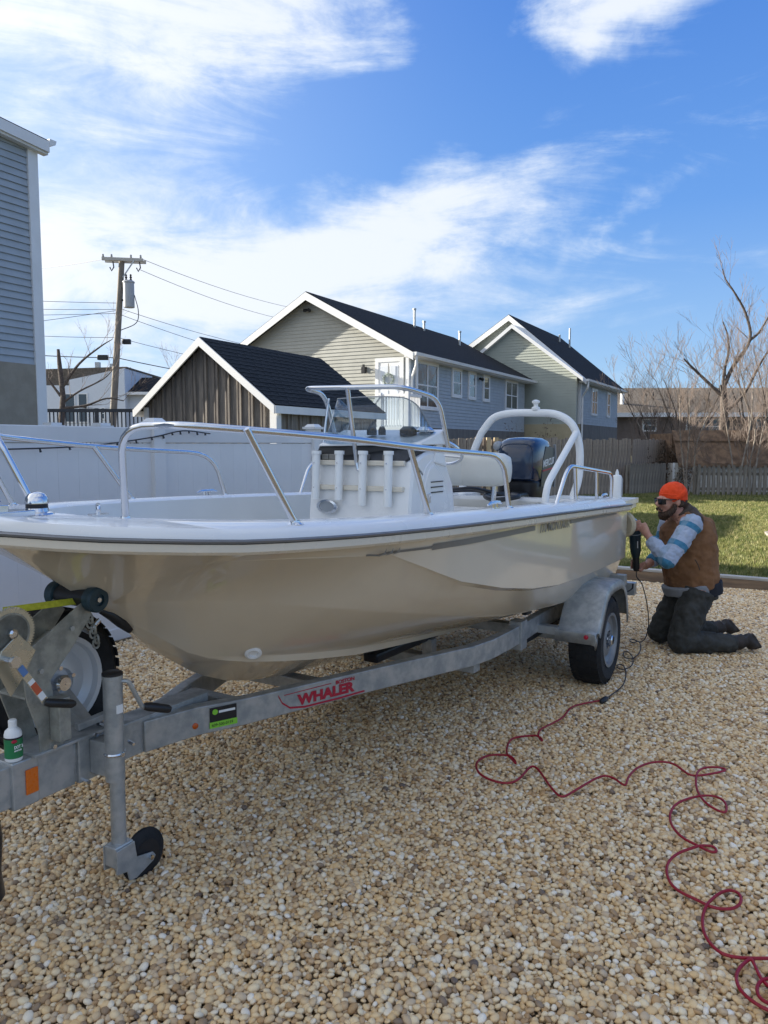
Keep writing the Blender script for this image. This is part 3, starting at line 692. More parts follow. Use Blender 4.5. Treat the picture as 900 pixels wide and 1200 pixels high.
# shingle tabs on the slope that faces the yard
sln = math.hypot(WS/2+oh, ks*(WS/2+oh)); nrow = 15; ncol = 18; ux = Vector((WS/2+oh, 0, -ks*(WS/2+oh))).normalized(); up_ = Vector((ux.z*-1, 0, ux.x))
tw = (LS+.4)/ncol; th_ = sln/nrow
shm = MB().hexa([(0, 0, .0), (th_+.02, 0, .0), (th_+.02, tw-.008, .0), (0, tw-.008, .0), (0, 0, .006), (th_+.02, 0, .016), (th_+.02, tw-.008, .016), (0, tw-.008, .006)]).mesh('shingle', M_shingle, 0)
for i in range(nrow):
    for j in range(ncol+ (i % 2)):
        y = -.2+tw*(j-(.5 if i % 2 else 0)); y0 = max(-.2, y); y1 = min(LS+.2, y+tw)
        o_ = Vector((-WS/2, 0, ZAS+.052))+ux*(i*th_)+up_*rnd.uniform(0, .004); o_.y = y0
        M = Matrix(((ux.x, 0, up_.x, o_.x), (0, 1, 0, o_.y), (ux.z, 0, up_.z, o_.z), (0, 0, 0, 1)))
        inst(shm, 'shingle', sh, M@Matrix.Diagonal((1, (y1-y0)/tw, 1, 1)))

# ------------------------------------------------------------------ wooden fences at the back
def picket_run(root, a, b, top, pw, gap, m, pointed=False, jit=.02, lean=.01, th=.02, name='picket', seed=1):
    a, b = Vector(a), Vector(b); L = (b-a).length; d = (b-a)/L; n = int(L/(pw+gap)); q = random.Random(seed)
    ps = [(-pw/2, 0), (pw/2, 0), (pw/2, top-(.06 if pointed else .0)), (pw*.18 if pointed else pw*.3, top), (-pw*.18 if pointed else -pw*.3, top), (-pw/2, top-(.06 if pointed else .0))]
    if not pointed: ps = [(-pw/2, 0), (pw/2, 0), (pw/2, top-.02), (pw*.35, top), (-pw*.35, top), (-pw/2, top-.02)]
    me = MB().prism(ps, lambda x, z, t: (x, t, z), -th/2, th/2).mesh(name, m, 0)
    rz = math.atan2(d.y, d.x)
    for k in range(min(n, 290)):
        p = a+d*((k+.5)*(pw+gap))
        M = Matrix.Translation((p.x, p.y, q.uniform(-jit, 0)))@Matrix.Rotation(rz, 4, 'Z')@Matrix.Rotation(q.uniform(-lean, lean), 4, 'Y')@Matrix.Translation((0, q.uniform(-.006, .006), 0))@Matrix.Diagonal((1, 1, 1+q.uniform(-jit, jit), 1))
        inst(me, name, root, M)
    nrm = Vector((d.y, -d.x, 0))
    for zz in (.3, top*.55, top-.25) if top > 1.3 else (.22, top-.28):
        MB().bar(a-nrm*.04+Vector((0, 0, zz)), b-nrm*.04+Vector((0, 0, zz)), .04, .09).build('rail', m, root, 0)
    k = 0.
    while k < L:
        p = a+d*k-nrm*.10; MB().box(p.x-.045, p.x+.045, p.y-.045, p.y+.045, -.1, top-.04).build('post', m, root, 0); k += 2.4
wfn = thing('cedar_fence', 'tall weathered cedar board fence across the back of the yard', 'fence')
picket_run(wfn, (.2, 20.3, 0), (8.05, 25.0, 0), 1.79, .138, .006, M_fence, seed=4)
picket_run(wfn, (8.05, 25.0, 0), (10.4, 27.4, 0), 1.78, .138, .006, M_fence, seed=6)
for X, Y in ((2.95, 21.75), (3.18, 21.88)): MB().box(X-.06, X+.06, Y-.06, Y+.06, 0, 1.80).build('post', M_newwood, wfn, 0, label='pale new pine post')
dfn = thing('low_dark_fence', 'low dark grey board fence panel in front of the cedar fence corner', 'fence')
picket_run(dfn, (7.75, 24.3, 0), (9.35, 25.3, 0), 1.0, .13, .006, M_fencedark, seed=8)
MB().bar((9.45, 25.2, .1), (9.95, 25.4, .95), .06, .06).build('brace', M_fencedark, dfn, 0)
pfn = thing('picket_fence', 'grey weathered picket fence in front of the brown-roofed shed', 'fence')
picket_run(pfn, (9.75, 24.0, 0), (15.5, 23.6, 0), .97, .10, .055, M_fencedark, pointed=True, jit=.05, lean=.03, seed=5)
# low shed with shaggy brown roof
gsd = thing('low_shed', 'low white-boarded shed with wide shaggy brown roof behind the picket fence', 'shed', (9.55, 25.4, 0), R(-2))
MB().box(.14, 7, .62, 3, -.1, 1.98).build('back_wall', M_thatch, gsd, 0)
MB().box(0, 7, 0, .6, -.1, .98).build('wall', M_paintw, gsd, 0)
for k in range(7): MB().box(.05, 7, -.022, -.001, .03+k*.14, .03+k*.14+.128).build('clapboard', M_paintw, gsd, 0)
MB().box(-.02, .05, -.04, -.0005, 0, 1.0).build('corner_board', M_trim, gsd, 0)
b = MB(); rows = []
q = random.Random(9)
for i in range(13):
    t = i/12; rows.append([(x*.12+.12, -.18+.75*t+q.uniform(-.02, .02), .98+1.10*t+q.uniform(-.02, .02)) for x in range(62)])
b.grid(rows); rows2 = [[(p[0], p[1], p[2]-.12) for p in r] for r in rows]; b.grid(rows2)
for r1, r2 in ((rows[0], rows2[0]), (rows[-1], rows2[-1]), ([r[0] for r in rows], [r[0] for r in rows2]), ([r[-1] for r in rows], [r[-1] for r in rows2])): b.grid([r1, r2])
b.build('roof', M_thatch, gsd)
MB().bar((.1, .30, 1.72), (7.4, .30, 1.70), .05, .03).build('roof_batten', M_thatch, gsd, 0)
# stone circle at the right edge of the lawn
sc_ = thing('stone_circle', 'ring of flat pale stones set in the lawn at the right edge', 'stone ring', (7.75, 12.95, 0))
for k in range(16):
    a0 = 2*pi*k/16+.03; a1 = 2*pi*(k+1)/16-.03; q0 = .75; q1 = 1.15
    P = [(q0*cos(a0), q0*sin(a0)), (q1*cos(a0), q1*sin(a0)), (q1*cos((a0+a1)/2)*1.02, q1*sin((a0+a1)/2)*1.02), (q1*cos(a1), q1*sin(a1)), (q0*cos(a1), q0*sin(a1))]
    MB().prism(P, lambda a, b_, t: (a, b_, t), 0.0, .06+rnd.uniform(-.01, .01)).build('stone', M_stonec, sc_, 0, bevel=.01)
MB().lathe([(.74, 0), (.74, .04)], (0, 0, 0), n=32).build('centre_slab', M_stonec, sc_, 0)

# ------------------------------------------------------------------ far left: modern white house, dark deck, pole, wires
h5 = thing('modern_house', 'white modern house with sloping roofline behind the utility pole', 'house', (-22.6, 50, 0))
bb = h5
M_w5 = mat('white_render', (.62, .66, .72), .8, var=.05)
MB().prism([(0, 0), (5.9, 0), (5.9, 6.5), (2.3, 5.75), (2.3, 5.4), (0, 5.4)], lambda a, z, t: (a, t, z), 0, 6).build('wall', M_w5, bb, 0)
MB().prism([(-.4, 4.9), (2.2, 5.5), (5.95, 6.52), (5.95, 6.62), (0, 6.45), (-.4, 6.3)], lambda a, z, t: (a, t, z), .3, 8).build('roof', M_roofbrown, bb, 0)
MB().box(5.9, 9.5, 0.8, 6, 0, 5.0).build('wing_wall', M_w5, bb, 0)
MB().prism([(.3, 4.95), (3.5, 6.2), (6.2, 5.0)], lambda a, z, t: (t, a, z), 5.92, 9.9).build('wing_roof', M_roof, bb, 0)
MB().box(5.92, 9.95, .18, .30, 4.82, 5.0).build('gutter', M_trim, bb, 0)
MB().box(2.9, 3.2, 3, 3.3, 5.5, 7.2).box(3.9, 4.1, 3, 3.2, 6, 7.1).build('chimney', M_galv, bb, 0)
for a0, a1, z0, z1, y in ((2.0, 2.7, 3.0, 4.9, 0), (2.85, 3.5, 3.0, 4.9, 0), (4.3, 4.6, 3.2, 4.0, 0), (8.5, 9.3, 2.6, 4.2, .8), (9.0, 9.4, 3.1, 4.4, .79)):
    window(bb, lambda a, z, o, y=y: (a, y-.01-o, z), a0, a1, z0, z1, .07, False)
h6 = thing('low_roof_house', 'low pale house with grey roof at the far left behind the bare tree', 'house', (-29, 58, 0))
MB().box(0, 9, 0, 7, 0, 4.7).build('wall', M_w5, h6, 0); MB().prism([(-.5, 4.6), (3.5, 7.4), (7.5, 4.6)], lambda a, z, t: (t, a, z), -.4, 8.6).build('roof', M_roofbrown, h6, 0)
window(h6, lambda a, z, o: (a, -.01-o, z), 3, 5, 2.6, 4.2)
dk = thing('dark_deck', 'dark painted deck railing between the blue-grey house and the shed', 'deck', (-13.2, 30, 0))
MB().box(0, 4.0, 0, 2.5, 1.35, 1.65).build('floor', M_deck, dk, 0)
bp = MB().box(-.02, .02, -.02, .02, 1.62, 2.85).mesh('baluster', M_deck, 0)
for k in range(26): inst(bp, 'baluster', dk, Matrix.Translation((.08+k*.155, 0, 0)))
MB().box(0, 4.0, -.05, .05, 2.85, 2.98).build('handrail', M_deck, dk, 0)
for x in (.0, 2.0, 3.9): MB().box(x, x+.12, -.06, .06, 0, 3.0).build('post', M_deck, dk, 0)
MB().bar((4.0, 0, 2.9), (5.3, 0, 1.6), .1, .1).bar((4.0, 0, 1.6), (5.0, 0, .7), .1, .2).build('stair_rail', M_deck, dk, 0)
# utility pole
up = thing('utility_pole', 'leaning grey wooden utility pole with crossarm and grey transformer', 'utility pole', (-12.15, 34, 0))
T0, T1 = Vector((0, 0, 0)), Vector((.83, 0, 9.62))
MB().tube([T0, T1], [.165, .12], 14).build('shaft', M_pole, up)
axd = Vector((1.0, .12, .0)); tp = T0.lerp(T1, .985)
MB().bar(tp+axd*-.75+Vector((0, -.2, .06)), tp+axd*.95+Vector((0, -.2, .04)), .11, .13).bar(tp+axd*-.75+Vector((0, .2, .06)), tp+axd*.95+Vector((0, .2, .04)), .11, .13).build('crossarm', M_timbertop, up, 0)
for x in (-.7, -.35, .45, .85):
    MB().lathe([(.03, 0), (.055, .04), (.03, .07), (.05, .1), (.02, .14)], tp+axd*x+Vector((0, -.2, .12)), n=10).build('insulator', M_greycowl, up)
for x, s_ in ((-.3, 1), (.8, 1)):
    c = tp+axd*x; MB().tube([c+Vector((0, -.2, -.05)), c+Vector((.05, -.25, -.3)), c+Vector((-.05, -.25, -.45)), c+Vector((-.12, -.25, -.3))], .03, 6).build('fuse_cutout', M_black, up)
MB().bar(tp+Vector((.1, -.2, -.7)), tp+Vector((.6, -.2, 0)), .03, .05).build('brace', M_galv, up, 0)
tc_ = T0.lerp(T1, .845)+Vector((.42, -.1, 0))
MB().lathe([(.01, -.62), (.22, -.62), (.23, -.58), (.23, .42), (.26, .43), (.26, .47), (.20, .52), (.01, .54)], tc_, n=20).build('transformer', M_transf, up)
for x in (-.1, .1): MB().lathe([(.03, 0), (.06, .06), (.03, .1), (.06, .16), (.03, .2), (.05, .26), (.01, .3)], tc_+Vector((x, 0, .5)), n=8).build('bushing', M_black, up)
MB().bar(tc_+Vector((-.35, .05, .2)), tc_+Vector((-.1, 0, .2)), .05, .08).bar(tc_+Vector((-.35, .05, -.3)), tc_+Vector((-.1, 0, -.3)), .05, .08).build('bracket', M_black, up, 0)
MB().tube(spline([tc_+Vector((.24, 0, -.1)), tc_+Vector((.42, -.1, -.8)), tc_+Vector((.3, -.1, -1.3)), T0.lerp(T1, .68)+Vector((.15, -.1, 0))], 6), .02, 6).build('lead_cable', M_wire, up)
def W34(px, py, Y=34.): return Vector(((px-450)/900*Y, Y, 1.6+(521-py)/900*Y))
def wire(label, a, b, sag, r=.011, n=18):
    a, b = Vector(a), Vector(b); b_ = MB().tube([a.lerp(b, i/n)-Vector((0, 0, sag*4*(i/n)*(1-i/n))) for i in range(n+1)], r, 5)
    o = b_.build('power_line', M_wire); thing('', label, 'power line', group='overhead lines of the utility pole', o=o)
pt = Vector((-12.15, 34, 0)); Tp = pt+tp
wire('thin wire leaving the crossarm to the left past the blue-grey house', Tp+Vector((-.8, 0, .1)), (-30, 50, 13.4), .6)
wire('upper wire from the crossarm over the ridge of the wreath house', Tp+Vector((.9, 0, .1)), (-3.4, 62, 11.9), .5)
wire('lower wire from the crossarm over the ridge of the wreath house', Tp+Vector((.8, 0, -.35)), (-3.6, 62, 11.0), .6)
def onpole(z): return pt+T0.lerp(T1, z/9.62)
wire('highest of the mid-pole wires running left', onpole(7.72)+Vector((-.12, 0, 0)), W34(-60, 351, 36), .05)
wire('middle of the mid-pole wires running left', onpole(7.45)+Vector((-.12, 0, 0)), W34(-60, 363, 36), .05)
wire('lowest of the mid-pole wires running left', onpole(7.28)+Vector((-.12, 0, 0)), W34(-60, 372, 36), .05)
wire('slanting wire dropping left from the middle of the pole', onpole(7.40)+Vector((-.12, 0, 0)), W34(-60, 392, 34), .05)
wire('upper mid-pole wire running right behind the shed ridge', onpole(7.45)+Vector((.15, 0, 0)), W34(330, 414, 44), .15)
wire('lower mid-pole wire running right behind the shed ridge', onpole(7.20)+Vector((.15, 0, 0)), W34(330, 428, 44), .15)
wire('slack wire running left below the mid-pole wires', onpole(6.25), W34(-60, 387, 35), .12)
wire('lower slack wire running right past a dark splice box', onpole(6.25), W34(330, 438, 42), .12)
wire('thick cable running left with a black box near the pole', onpole(5.38), W34(-60, 408, 35), .12, .02)
wire('thick cable running right from the pole behind the shed roof', onpole(5.38), W34(330, 452, 40), .12, .02)
for i, (p, w) in enumerate(((W34(153, 403, 34.3), .36), (W34(125, 421, 34.1), .46))):
    o = MB().box(p.x-w/2, p.x+w/2, p.y-.1, p.y+.1, p.z-.10, p.z+.12).build('splice_box', M_black, bevel=.03); thing('', ('black box clipped on the cable ' + ('right of' if i == 0 else 'left of')+' the utility pole'), 'cable box', o=o)

# ------------------------------------------------------------------ bare trees
def grow(b, tw, p, d, L, r, depth, rnd, up=.15, spread=.55, kids=3, minr=.004):
    n = 4; pts = [p]; rad = [r]; dd = d.copy()
    for i in range(n):
        dd = (dd+Vector((rnd.uniform(-1, 1), rnd.uniform(-1, 1), rnd.uniform(-.6, 1)*.8+up))*.16).normalized()
        p = p+dd*(L/n); pts.append(p); rad.append(max(minr, r*(1-.45*(i+1)/n)))
    (b if r > .018 else tw).tube(pts, rad, 7 if r > .05 else (5 if r > .018 else 3), caps=False)
    if depth <= 0: return
    for k in range(kids):
        i = rnd.choice((2, 3, 4)) if k else 4
        q = (dd+Vector((rnd.uniform(-1, 1), rnd.uniform(-1, 1), rnd.uniform(-.5, .8)))*spread).normalized()
        grow(b, tw, pts[i], q, L*rnd.uniform(.6, .85), rad[i]*rnd.uniform(.5, .72), depth-1, rnd, up, spread, kids, minr)
def limb(b, tw, pts, r0, r1, rnd, depth=2, L=.8, step=2):
    P = spline(pts, 4); n = len(P); b.tube(P, [r0+(r1-r0)*i/(n-1) for i in range(n)], 8)
    for i in range(2, n, step):
        d = (P[i]-P[i-1]).normalized(); q = (d+Vector((rnd.uniform(-1.1, 1.1), rnd.uniform(-1, 1), rnd.uniform(-.2, .8)))).normalized()
        grow(b, tw, P[i], q, L*rnd.uniform(.6, 1.2), max(.012, (r0+(r1-r0)*i/(n-1))*.35), depth, rnd)
rnd = random.Random(21)
V = Vector
t1 = thing('bare_tree', 'tallest bare tree, dark trunk and long crooked limb above the brown roof', 'tree', (13.15, 30, 0))
b = MB(); tw = MB()
b.tube([V((0,0,0)), V((-.02,0,1.5)), V((.05,0,2.8)), V((-.05,0,3.9))], [.20, .17, .15, .13], 12)
limb(b, tw, [V((-.05,0,3.7)), V((.35,.1,4.6)), V((.92,0,5.6)), V((.72,0,6.6)), V((.25,0,7.4)), V((-.05,.1,7.9)), V((-.2,.1,8.3))], .085, .015, rnd, 2, .62)
limb(b, tw, [V((-.05,0,3.7)), V((.02,.1,4.4)), V((.12,0,5.2)), V((.05,0,5.8)), V((-.15,0,6.3))], .065, .025, rnd, 1, .5, 4)
limb(b, tw, [V((-.1,0,3.5)), V((-.7,.1,4.1)), V((-1.3,0,4.6)), V((-1.6,0,4.9))], .075, .03, rnd, 2, .6)
limb(b, tw, [V((.05,0,2.8)), V((.9,.2,3.6)), V((1.5,.1,4.9)), V((2.2,0,5.9)), V((2.8,0,6.6))], .065, .015, rnd, 3, .7)
limb(b, tw, [V((.92,0,5.6)), V((1.3,.1,5.9)), V((1.6,0,6.5)), V((1.75,0,6.9))], .06, .015, rnd, 2, .5)
b.build('trunk', M_bark, t1); tw.build('twigs', M_twig, t1, kind='stuff')
def multi(name, label, loc, stems, h, seed, m=M_bark2, r=.032, lean=.35, depth=3, L=1.0):
    t = thing(name, label, 'tree', loc, group='bare small trees along the back fence'); b = MB(); tw = MB(); q = random.Random(seed)
    for k in range(stems):
        a = 2*pi*k/stems+q.uniform(-.5, .5); lx, ly = cos(a)*lean, sin(a)*lean*.6; hh = h*q.uniform(.8, 1.1)
        limb(b, tw, [V((lx*.1, ly*.1, 0)), V((lx*.5, ly*.5, hh*.3)), V((lx*.8+q.uniform(-.15,.15), ly, hh*.62)), V((lx*1.6+q.uniform(-.3,.3), ly*1.5, hh))], r*q.uniform(.8, 1.2), .012, q, depth, L, 2)
    b.build('trunk', m, t); tw.build('twigs', M_twig, t, kind='stuff')
multi('bare_tree', 'slim pale multi-stemmed bare tree at the left end of the picket fence', (9.45, 23.9, 0), 3, 3.3, 31, L=.75)
multi('bare_tree', 'pale forked bare tree in front of the ranch house windows', (10.5, 28.2, 0), 2, 2.9, 32, r=.07, lean=.8, L=.85, depth=3)
multi('bare_tree', 'bare slender tree rising behind the middle of the picket fence', (11.3, 24.6, 0), 2, 3.6, 33, L=.75)
multi('bare_tree', 'bare slender tree rising near the right edge behind the picket fence', (11.95, 25, 0), 3, 3.9, 34, L=.8)
multi('bare_tree', 'twiggy bare tree cut by the right edge of the view', (14.6, 29, 0), 5, 4.9, 35, M_bark, r=.06, lean=.8, L=1.)
multi('bare_tree', 'dense twiggy bare tree behind the brown shed roof', (12.6, 32, 0), 8, 4.2, 36, M_bark, r=.05, lean=.9, L=1.)
multi('bare_tree', 'fine grey bare tree in front of the ranch roof', (11.6, 33, 0), 6, 3.7, 37, M_bark, r=.04, lean=.9, L=.9)
multi('bare_tree', 'far bare tree filling the gap at the right edge', (17.4, 36, 0), 5, 6.0, 38, M_bark, r=.06, lean=1.2, L=1.3)
t2 = thing('bare_tree', 'dark bare tree with broken top beside the blue-grey house', 'tree', (-13.35, 32, 0))
b = MB(); tw = MB(); b.tube([V((0,0,0)), V((-.05,0,2)), V((.1,0,3.6)), V((.0,0,4.9)), V((-.03,0,5.5))], [.17, .14, .11, .09, .06], 10)
limb(b, tw, [V((.05,0,3.9)), V((.8,0,4.9)), V((1.7,0,5.6)), V((2.2,0,5.9))], .07, .015, rnd, 2, .7)
limb(b, tw, [V((.05,0,3.3)), V((.8,0,3.8)), V((1.8,0,4.3)), V((2.3,0,4.8))], .05, .012, rnd, 2, .7)
limb(b, tw, [V((0,0,3.1)), V((1.0,0,3.2)), V((1.9,0,3.5)), V((2.6,0,3.4))], .06, .02, rnd, 2, .8)
limb(b, tw, [V((0,0,3.6)), V((-.5,0,4.3)), V((-.9,0,5.0))], .06, .02, rnd, 2, .8)
b.build('trunk', M_bark, t2); tw.build('twigs', M_twig, t2, kind='stuff')
t3 = thing('bare_tree', 'tiny far bare tree showing above the left slope of the shed', 'tree', (-11.2, 42, 0))
b = MB(); tw = MB(); grow(b, tw, V((0,0,3.4)), V((.2,0,1)), 1.2, .07, 4, random.Random(4)); b.tube([V((0,0,0)), V((0,0,3.45))], [.10, .07], 8); b.build('trunk', M_bark, t3); tw.build('twigs', M_twig, t3, kind='stuff')
# dead leafy scrub by the fence corner and a leafy sprig in front of the far house
def scrub(label, loc, rx, rz, n, seed, m=M_leaf_d, stems=14):
    t = thing('dead_shrub', label, 'shrub', loc); q = random.Random(seed); b = MB(); lf = MB()
    for k in range(stems):
        e = V((q.uniform(-rx, rx), q.uniform(-.4, .4), rz*q.uniform(.6, 1.))); b.tube([V((e.x*.3, 0, 0)), V((e.x*.7, e.y, e.z*.6)), e], [.012, .008, .004], 4)
        for j in range(n//stems):
            c = e*q.uniform(.35, 1.0)+V((q.uniform(-.2, .2), q.uniform(-.2, .2), q.uniform(-.15, .15))); u = V((q.uniform(-1,1), q.uniform(-1,1), q.uniform(-1,1))).normalized()*q.uniform(.03, .07); w = u.orthogonal().normalized()*u.length*.4
            lf.add([c-u, c+w, c+u, c-w], [(0,1,2,3)])
    b.build('stems', M_twig, t); lf.build('leaves', m, t, 0, kind='stuff')
scrub('tangled dead brown shrub against the fence corner', (9.6, 26.1, 0), 1.1, 1.7, 1500, 41)
scrub('leafless scrub with brown leaves beside the low dark fence', (9.9, 25.2, 0), .5, 1.2, 300, 44)
scrub('thin shrub with curled brown leaves in front of the buff foundation', (5.3, 28, 0), .9, 2.75, 330, 42, stems=9)
scrub('yellow leafed shrub behind the right end of the brown roof', (12.3, 28.5, 0), .55, 2.25, 700, 43, mat('yellow_leaf', (.45, .32, .04), .8, var=.3), 10)
# ------------------------------------------------------------------ the boat (local frame: x to port, y aft, z up)
boat = thing('motor_boat', 'tan and white centre-console motor boat sitting on a galvanised trailer', 'boat', B0, LOT)
ip = lambda s, xs, ys: float(np.interp(s, xs, ys))
S_ = [-.04, -.02, 0, .025, .05, .085, .12, .16, .2, .25, .3, .36, .42, .46, .5, .55, .6, .65, .7, .775, .85, .92, 1, 1.07, 1.15, 1.22, 1.3, 1.45, 1.6, 1.8, 2, 2.2, 2.4, 2.6, 2.8, 3.0, 3.2, 3.6, 4, 4.3, 4.50]
def l_r(s): return ip(s, [-.04, 0, .05, .12, .2, .3, .42, .55, .7, .85, 1, 1.3, 1.6, 2, 2.4, 2.8, 3.2, 4, 4.4, 4.75], [.02, .18, .35, .472, .57, .67, .748, .815, .867, .905, .932, .968, .99, 1.01, 1.02, 1.026, 1.027, 1.02, 1.006, .985])
def z_r(s): return ip(s, [-.04, .12, .42, .85, 1.3, 2, 2.8, 3.6, 4.4, 4.75], [1.333, 1.317, 1.296, 1.281, 1.266, 1.245, 1.218, 1.188, 1.154, 1.136])
def l_c(s): return ip(s, [.44, .5, .55, .6, .65, .7, .8, .9, 1, 1.15, 1.3, 1.6, 2, 2.4, 2.8, 3.2, 3.6, 4.75], [.006, .14, .24, .305, .37, .413, .50, .56, .62, .667, .715, .765, .80, .82, .836, .85, .86, .86])
def z_c(s): return ip(s, [.44, .5, .55, .6, .65, .7, .8, .9, 1, 1.15, 1.3, 1.6, 2, 2.4, 2.8, 3.2, 3.6, 4, 4.75], [1.022, 1.030, 1.030, 1.027, 1.022, 1.016, 1.002, .983, .962, .930, .898, .836, .752, .683, .637, .60, .575, .558, .54])
def z_k(s): return ip(s, [-.04, 0, .09, .18, .275, .41, .5, .6, .77, .96, 1.15, 1.35, 1.7, 2.5, 4.75], [1.325, 1.315, 1.275, 1.21, 1.135, 1.035, .965, .885, .745, .615, .535, .483, .435, .42, .41])
def l_s(s): return ip(s, [-.04, .44, .6, .77, 1, 1.3, 1.6, 2, 2.5, 4.75], [.002, .003, .05, .14, .27, .36, .42, .46, .5, .55])
def z_s(s):
    v = ip(s, [.55, .7, .85, 1, 1.3, 1.6, 2, 2.4, 2.8, 3.5, 4.75], [.93, .80, .745, .722, .682, .643, .605, .568, .54, .515, .50])
    return max(v, z_k(s)+.02) if s >= .55 else z_k(s)+.06*l_s(s)/.06
def z_u(s): return ip(s, [1.0, 1.3, 1.6, 2, 2.4, 2.8, 3.2, 3.6, 4.4, 4.75], [1.22, 1.116, 1.007, .917, .85, .807, .786, .774, .752, .738])
def section(s):
    if s < .44:           # ahead of the chine: one flared panel from stem to sheer
        lt, zr, zk = l_r(s)-.022, z_r(s)-.028, min(z_k(s), z_r(s)-.03)
        n_ = 16; out = []
        for i in range(n_):
            t = i/(n_-1); out.append((lt*t, zk+(zr-zk)*(t-.05*sin(pi*t)*t*min(1, s/.2+.2))))
        return out+[(lt, zr+.014)]
    lr, zr, lc, zc, ls, zs, zk = l_r(s), z_r(s)-.028, l_c(s), z_c(s), l_s(s), z_s(s), z_k(s)
    zc = max(zc, zk+.01*lc); P = [(0, zk)]
    P.append((ls*.96, zk+(zs-zk)*.80)); P.append((ls, zs-.004)); P.append((ls+.012, zs+.006))
    for t in (.25, .5, .75):       # bottom panel, slightly hollow
        P.append((ls+(lc-ls)*t, zs+(zc-zs)*(t+.12*t*(1-t))-.01*sin(pi*t)))
    P.append((lc, zc)); P.append((lc+.012, zc+.014))
    # topside: flare to the style line then nearly flat to the sheer
    f = min(1, max(0, (s-.95)/.7)); lt = lr-.022
    if s > 1.0: zu = z_u(s)
    else: zu = zc+(zr-zc)*.80
    lu = (lc+(lt-lc)*((zu-zc)/(zr-zc)))*(1-f)+(lt-.006)*f
    lv = (lc+(lt-lc)*((zu-zc)/(zr-zc)))*(1-f)+(lt-.040)*f
    zv = zu-.012*f-.004
    bulge = .02*(1-f)
    for t in (.3, .65): P.append((lc+.012+(lv-lc-.012)*(t**(.75 if f > .2 else 1)) - bulge*sin(pi*t), zc+.014+(zv-zc-.014)*t))
    P.append((lv, zv)); P.append((lu, zu))
    for t in (.33, .66): P.append((lu+(lt-lu)*t-bulge*.5*sin(pi*t), zu+(zr-zu)*t))
    P.append((lt, zr)); P.append((lt, zr+.014))
    w_ = min(1, max(0, (s-.44)/.42)); w_ = w_*w_*(3-2*w_)
    return [(l, (zk+(zr-zk)*min(1, l/lt))*(1-w_)+z*w_) if z < zr else (l, z) for l, z in P]
hb = MB(); rows = []
for s in S_:
    sec = section(s); rows.append([(-l, s, z) for l, z in sec[::-1]]+[(l, s, z) for l, z in sec[1:]])
hb.grid(rows); hb.add(rows[-1], [tuple(range(len(rows[-1])))])
hull = hb.build('hull', M_hull, boat, 24)
sub = hull.modifiers.new('weighted', 'WEIGHTED_NORMAL'); sub.keep_sharp = True
def sheer_path(off, dz, s1=4.76, s0=-.04):
    st = [q for q in S_ if q >= 0]; st = sorted(set(st+[.025, .085, .16, .25, .36, .48, .62]))
    port = [V((l_r(s)+off, s, z_r(s)+dz)) for s in st if s <= s1]
    port[-1].y = min(s1, port[-1].y)
    tip = [V((.09, -.035-off*.6, z_r(0)+dz)), V((0, -.05-off, z_r(0)+dz)), V((-.09, -.035-off*.6, z_r(0)+dz))]
    return [V((-p.x, p.y, p.z)) for p in port[::-1]]+tip[::-1]+port
def sweep(b, path, prof):      # profile (out, up) swept along the sheer
    n = len(path); rows = []
    for i, p in enumerate(path):
        d = (path[min(n-1, i+1)]-path[max(0, i-1)]); d.z = 0; d.normalize(); o = V((d.y, -d.x, 0))
        rows.append([p+o*a+V((0, 0, c)) for a, c in prof])
    b.grid([[tuple(q) for q in r] for r in rows], closed=True); b.add([tuple(q) for q in rows[0]], [tuple(range(len(prof)))]); b.add([tuple(q) for q in rows[-1]], [tuple(range(len(prof)))[::-1]])
    return b
sp0 = sheer_path(0, 0)
sweep(MB(), sp0, [(-.03, -.042), (.002, -.042), (.012, -.032), (.012, -.008), (-.03, -.008)]).build('rub_rail_lip', M_cream, boat, 30)
sweep(MB(), sp0, [(-.02, -.007), (.010, -.007), (.018, -.003), (.019, .003), (.012, .007), (-.02, .007)]).build('rub_rail', M_insert, boat, 30)
# deck cap
def l_i(s): return max(0, ip(s, [.40, .44, .5, .6, .72, .9, 1.1, 1.4, 1.8, 2.4, 3.4, 4.2], [0, .20, .36, .50, .61, .70, .76, .82, .855, .87, .875, .86]))
CAPZ = .040
b = MB(); rows = []
st = sorted(set([q for q in S_ if q <= 4.3]+[.40, .44, .48, .62, .78, .9, 4.2, 4.3]))
for s in st:
    lr = l_r(s); li = min(l_i(s), lr-.08) if s > .4 else 0
    r = [(lr+.006, s, z_r(s)+.0075), (lr+.001, s, z_r(s)+.024), (lr-.02, s, z_r(s)+CAPZ), ((lr+li)/2, s, z_r(s)+CAPZ+.012), (li+.02, s, z_r(s)+CAPZ+.010), (li, s, z_r(s)+CAPZ-.004)]
    rows.append(r)
rows[0] = [(.0, -.058, z_r(0)+q) for q in (.0075, .024)]+[(0, -.04, z_r(0)+CAPZ), (0, 0, z_r(0)+CAPZ+.012), (0, .0, z_r(0)+CAPZ+.012), (0, .0, z_r(0)+CAPZ+.012)]
b.grid(rows); b.grid([[(-x, y, z) for x, y, z in r] for r in rows])
s1, s2 = 4.3, 4.765            # stern deck round the engine well
for a, c in ((-1.0, -.34), (.34, 1.0)):
    b.box(a, c, s1, s2, z_r(4.5)-.0, z_r(4.5)+CAPZ-.002)
b.box(-.34, .34, s1, 4.42, .95, z_r(4.5)+CAPZ-.004); b.box(-.985, .985, 4.45, 4.76, z_r(4.5)-.035, z_r(4.5)-.001)
deck = b.build('deck_cap', M_white, boat, 40)
